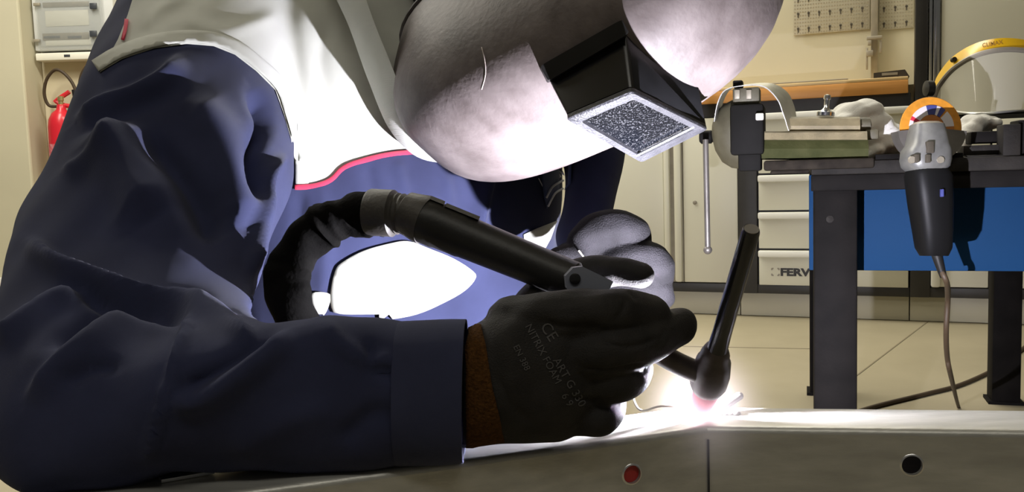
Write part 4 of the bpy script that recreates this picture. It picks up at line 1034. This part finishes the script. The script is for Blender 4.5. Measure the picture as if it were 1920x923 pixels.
# head in a dark hood inside the helmet
HC = P(1081.6, 5.4, .965); HU, HL, HN = cv(.7915, -.5342, .2969), cv(.6006, .5906, -.5386), cv(-.1124, -.6047, -.7884)
bm = NB(); ball(bm, HC - HN * .03, 0, 3, axes=(HU * .115, HL * .072, HN * .095)); ball(bm, HC + HN * .066 - HU * .02, 0, 2, axes=(HU * .02, HL * .012, HN * .014))
tube(bm, [HC - HN * .05 - HU * .05, P(800, -60, 1.13)], [.062, .062], 20)
me = remesh(bm, .005, 4); hd = obj('head', me, 'hood', who, angle=180); hd['label'] = 'head in a dark hood inside the helmet'
# trousers: kneeling
bm = NB()
hipL, hipR = P(690, 860, 1.24) + cv(*SV) * -.09, P(690, 860, 1.24) + cv(*SV) * .09
for h in (hipL, hipR):
    kn = Vector((h.x + .10, h.y - .06, 0.075)); an = Vector((h.x - .25, h.y + .22, 0.06)); toe = an + Vector((-.09, .06, -.02))
    tube(bm, catmull([h + ZV * .03, (h + kn) / 2 + Vector((.03, -.02, 0)), kn], 6), [.095 - .002 * i for i in range(13)], 20); ball(bm, kn, .072, 3)
    tube(bm, catmull([kn, (kn + an) / 2, an], 6), [.068 - .0018 * i for i in range(13)], 18); ball(bm, an, .046, 2)
    tube(bm, [an, toe], [.045, .036], 14); ball(bm, toe, .036, 2)
ball(bm, (hipL + hipR) / 2 + ZV * .05, 0, 3, axes=(cv(*SV) * .18, CF * .13, ZV * .12))
me = remesh(bm, .007, 5); obj('trousers', me, 'trouser', who, angle=180)

# ------------------------------------------------------------------ welding helmet
hm = thing('welding_helmet', 'worn brown grey welding helmet with black box window worn by the welder', 'helmet', HC)
SU, SL, SN, PW = .2249, .1062, .1853, 3.0
def shell(k, phis, seg=96):
    rings = []
    for ph in phis:
        ring = []
        for i in range(seg):
            t = 2 * PI * i / seg; a, b_, c_ = math.sin(ph) * math.cos(t), math.sin(ph) * math.sin(t), math.cos(ph)
            r = ((abs(a) / SU) ** PW + (abs(b_) / SL) ** PW + (abs(c_) / SN) ** PW) ** (-1 / PW) * k
            ring.append(HC + HU * a * r + HL * b_ * r + HN * c_ * r)
        rings.append(ring)
    return rings
ph = [float(x) for x in np.linspace(0.02, 1.62, 60)]
bm = NB(); loft(bm, shell(1.0, ph) + shell(.972, ph[::-1])); hs = obj('shell', bm, 'helmet', hm, angle=60)
_hb = bmesh.new(); loft(_hb, shell(1.0, ph)); hb = bvhtree.BVHTree.FromBMesh(_hb); _hb.free()
bm = NB(); rim = shell(1.0, [1.60])[0]; tube(bm, rim + rim[:2], .0035, 8, False); obj('rim', bm, 'helmet_edge', hm)
q = [tuple(p) for p in catmull([(903, 88), (909, 115), (910, 140), (903, 168)], 4)]
obj('scratch', patch(hb, offset_poly(q, .9) + offset_poly(q, -.9)[::-1], 4, .0003, .0004, 12, smooth_poly=False), 'scratch', hs, angle=180)
# window box
LA, LB, LC, LD = P(1060, 216, .786), P(1184, 163, .757), P(1327, 235, .832), P(1201, 298, .861)
LN = (LB - LA).cross(LD - LA).normalized()
if LN.z > 0: LN = -LN
def mixq(q, k, lift=0.0):
    c = sum(q, Vector()) / 4; return [c + (p - c) * k + LN * lift for p in q]
LQ = [LA, LB, LC, LD]
def onshell(px, py, sink):
    rd = ray(px, py); h = hb.ray_cast(CAM, rd.normalized()); return P(px, py, pix(h[0])[2] + sink)
BQ = [onshell(1022, 142, .004), onshell(1170, 50, .004), onshell(1310, 150, .006), onshell(1170, 200, .006)]
print('BASE', [pix(b) for b in BQ])
BQ2 = [b + (b - l).normalized() * .02 for b, l in zip(BQ, LQ)]
def rr(q, f=.06, n=4):
    out = []
    for i in range(4):
        p, a, b = q[i], q[i - 1], q[(i + 1) % 4]; A = p + (a - p) * f; B = p + (b - p) * f
        for k in range(n + 1):
            t = k / n; out.append(A * (1 - t) ** 2 + p * 2 * t * (1 - t) + B * t * t)
    return out
bm = NB(); loft(bm, [rr(BQ2, .05), rr(BQ, .05), rr([l * .25 + b * .75 for l, b in zip(LQ, BQ)], .05), rr(mixq(LQ, 1.0, -.001), .05), rr(mixq(LQ, .97, 0), .05)]); wb_ = obj('window_box', bm, 'black_satin', hm, angle=30); wb_['label'] = 'black box holding the window'
# flange against the shell
bm = NB(); fl = [onshell(1012, 124, -.008), onshell(1166, 36, -.008), onshell(1180, 62, -.012), onshell(1028, 152, -.012)]
loft(bm, [rr([p + LN * 0 for p in fl], .1), rr([p + CF * .02 for p in fl], .1)]); obj('flange', bm, 'black_plastic', hm, angle=40)
bm = NB(); fr = [rr(mixq(LQ, 1.0, 0), .05), rr(mixq(LQ, 1.0, .004), .05), rr(mixq(LQ, .97, .0055), .05), rr(mixq(LQ, .80, .0055), .05), rr(mixq(LQ, .77, .002), .05)]
loft(bm, fr, False); obj('window_frame', bm, 'lens_frame', hm, angle=40)
bm = NB(); loft(bm, [rr(mixq(LQ, .79, -.0005), .04), rr(mixq(LQ, .79, .0024), .04)]); obj('window_glass', bm, 'lens', hm, angle=40)
bm = NB(); a = LD + (LC - LD) * .08 + (LA - LD) * .14; b = LD + (LC - LD) * .92 + (LA - LD) * .14
tube(bm, [a + LN * .0055, b + LN * .0055], .0014, 8); obj('glass_clip', bm, 'bright_steel', hm)

# ------------------------------------------------------------------ the torch
tw = thing('welding_torch', 'black welding torch with long back cap held in the near glove', 'torch', PF(1330, 740, .787))
def tp_(pts, rad, name, m_, parent=tw, k=6, seg=20, angle=50):
    c = catmull([(*PF(*p), r * KD) for p, r in zip(pts, rad)], k); bm = NB(); tube(bm, [v[:3] for v in c], [v[3] for v in c], seg); return obj(name, bm, m_, parent, angle=angle)
def rings_along(pa, pb, prof, name, m_, parent=tw, seg=28, angle=35):
    A, B = PF(*pa), PF(*pb); L = (B - A).length; bm = NB(); lathe(bm, [(r, h * L) for r, h in prof], A, B - A, seg); return obj(name, bm, m_, parent, angle=angle)
px2 = .78 * KD / FPX
rings_along((775, 405, .80), (1075, 527, .742), [(35 * px2, 0), (43 * px2, .01), (44 * px2, .05), (44 * px2, .17), (42 * px2, .18), (41.5 * px2, .33), (40 * px2, .34), (36 * px2, .85), (35 * px2, 1.0), (24 * px2, 1.03)], 'handle', 'black_plastic')
rings_along((757, 397, .803), (800, 414, .796), [(34 * px2, 0), (41 * px2, .1), (45 * px2, .55), (47 * px2, .75), (47 * px2, 1.0)], 'handle_collar', 'rubber_brown')
rings_along((692, 398, .812), (765, 402, .803), [(44 * px2, 0), (46 * px2, .05), (46 * px2, .62), (41 * px2, .66), (39 * px2, .7), (41 * px2, .76), (38 * px2, .82), (40 * px2, .88), (36 * px2, 1.0)], 'swivel_collar', 'rubber_brown')
# flat along the handle's upper edge with its ribs
def hpt(t, up, dd): 
    a = np.array([775, 405, .80]); b = np.array([1075, 527, .742]); v = a + (b - a) * t; return PF(v[0] + up * .377, v[1] - up * .926, v[2] + dd)
for t0, t1, u, h in ((.05, .14, 44, 4), (.15, .36, 42, 4)):
    bm = NB(); loft(bm, [[hpt(t, u - 3, -.012), hpt(t, u + h, -.008), hpt(t, u + h, .008), hpt(t, u - 3, .012)] for t in (t0, t1)]); obj('handle_rib', bm, 'rubber_brown', tw, angle=30)
# cable in its gathered leather sleeve
c = catmull([(*PF(715, 399, .81), 41), (*PF(660, 402, .815), 43), (*PF(605, 425, .82), 46), (*PF(563, 470, .82), 46), (*PF(546, 525, .815), 44), (*PF(555, 585, .81), 40), (*PF(590, 650, .82), 38), (*PF(640, 760, .84), 38), (*PF(660, 900, .88), 38)], 14)
rnd = np.random.default_rng(3); rads = []; n = len(c)
amp = np.interp(np.arange(n), np.arange(0, n, 3), rnd.normal(size=len(range(0, n, 3))))
bm = NB(); pth = [Vector(v[:3]) for v in c]
tube(bm, pth, [v[3] * px2 * (1 + .045 * a) for v, a in zip(c, amp)], 24)
o = obj('cable_sleeve', bm, 'hose', tw, angle=180)
me = o.data; co = getco(me); no = getno(me); w = sum(np.sin(co @ (rnd.normal(size=3) * f) + rnd.random() * 6) for f in (70, 110, 150, 200)) * .0011
me.vertices.foreach_set('co', (co + no * w[:, None]).ravel()); me.update()
# blue-grey switch blade
bm = NB(); pl_ = [(1060, 518), (1075, 502), (1092, 500), (1150, 528), (1135, 560), (1075, 556), (1062, 540)]
prism(bm, [PF(x, y, .706) for x, y in pl_], CF * .03); sw = obj('switch', bm, 'switch', tw, angle=20)
bm = NB(); lathe(bm, [(.0015, .0005), (.0042, .0005), (.0042, .0015), (.003, .002)], PF(1078, 523, .706), -CF, 14, True); obj('pivot_screw', bm, 'black_satin', sw)
# neck, head, back cap, cup
tp_([(1150, 600, .745), (1220, 650, .748), (1262, 677, .75), (1308, 698, .755)], [.011, .010, .0095, .0095], 'neck', 'copper_head')
rings_along((1341, 664, .738), (1326, 728, .768), [(12 * px2, -.25), (21 * px2, -.15), (26 * px2, 0), (26 * px2, .12), (31 * px2, .2), (35 * px2, .55), (34 * px2, .85), (29 * px2, 1.0), (20 * px2, 1.03)], 'head', 'copper_head')
rings_along((1335, 690, .750), (1409, 430, .640), [(20 * px2, 0), (20 * px2, .13), (18 * px2, .14), (16.5 * px2, .3), (15 * px2, .85), (14 * px2, .985), (12.5 * px2, 1.0)], 'back_cap', 'black_satin')
rings_along((1326, 728, .768), (1315, 762, .787), [(27 * px2, 0), (24 * px2, .3), (20 * px2, 1.0), (16 * px2, 1.0), (16 * px2, .8)], 'ceramic_cup', 'ceramic')
rings_along((1315, 760, .786), (1312, 772, .793), [(.0012, 0), (.0012, .7), (.0002, 1)], 'electrode', 'grey_metal')
rings_along((1408.7, 432, .6405), (1409.3, 429, .6395), [(11.5 * px2, 0), (11.5 * px2, 1.0)], 'cap_end', 'guard')
# filler rod from the far hand to the weld
bm = NB(); e = ARC + Vector((-.005, 0, 0))
tube(bm, catmull([P(1085, 470, .885), P(1150, 560, .88), P(1178, 700, .85), G(1196, 766, ZT + .004), G(1240, 762, ZT + .012), e], 8), .0009, 8)
tag(obj('filler_rod', bm, 'grey_metal'), 'thin filler rod running from the far glove to the arc', 'rod')
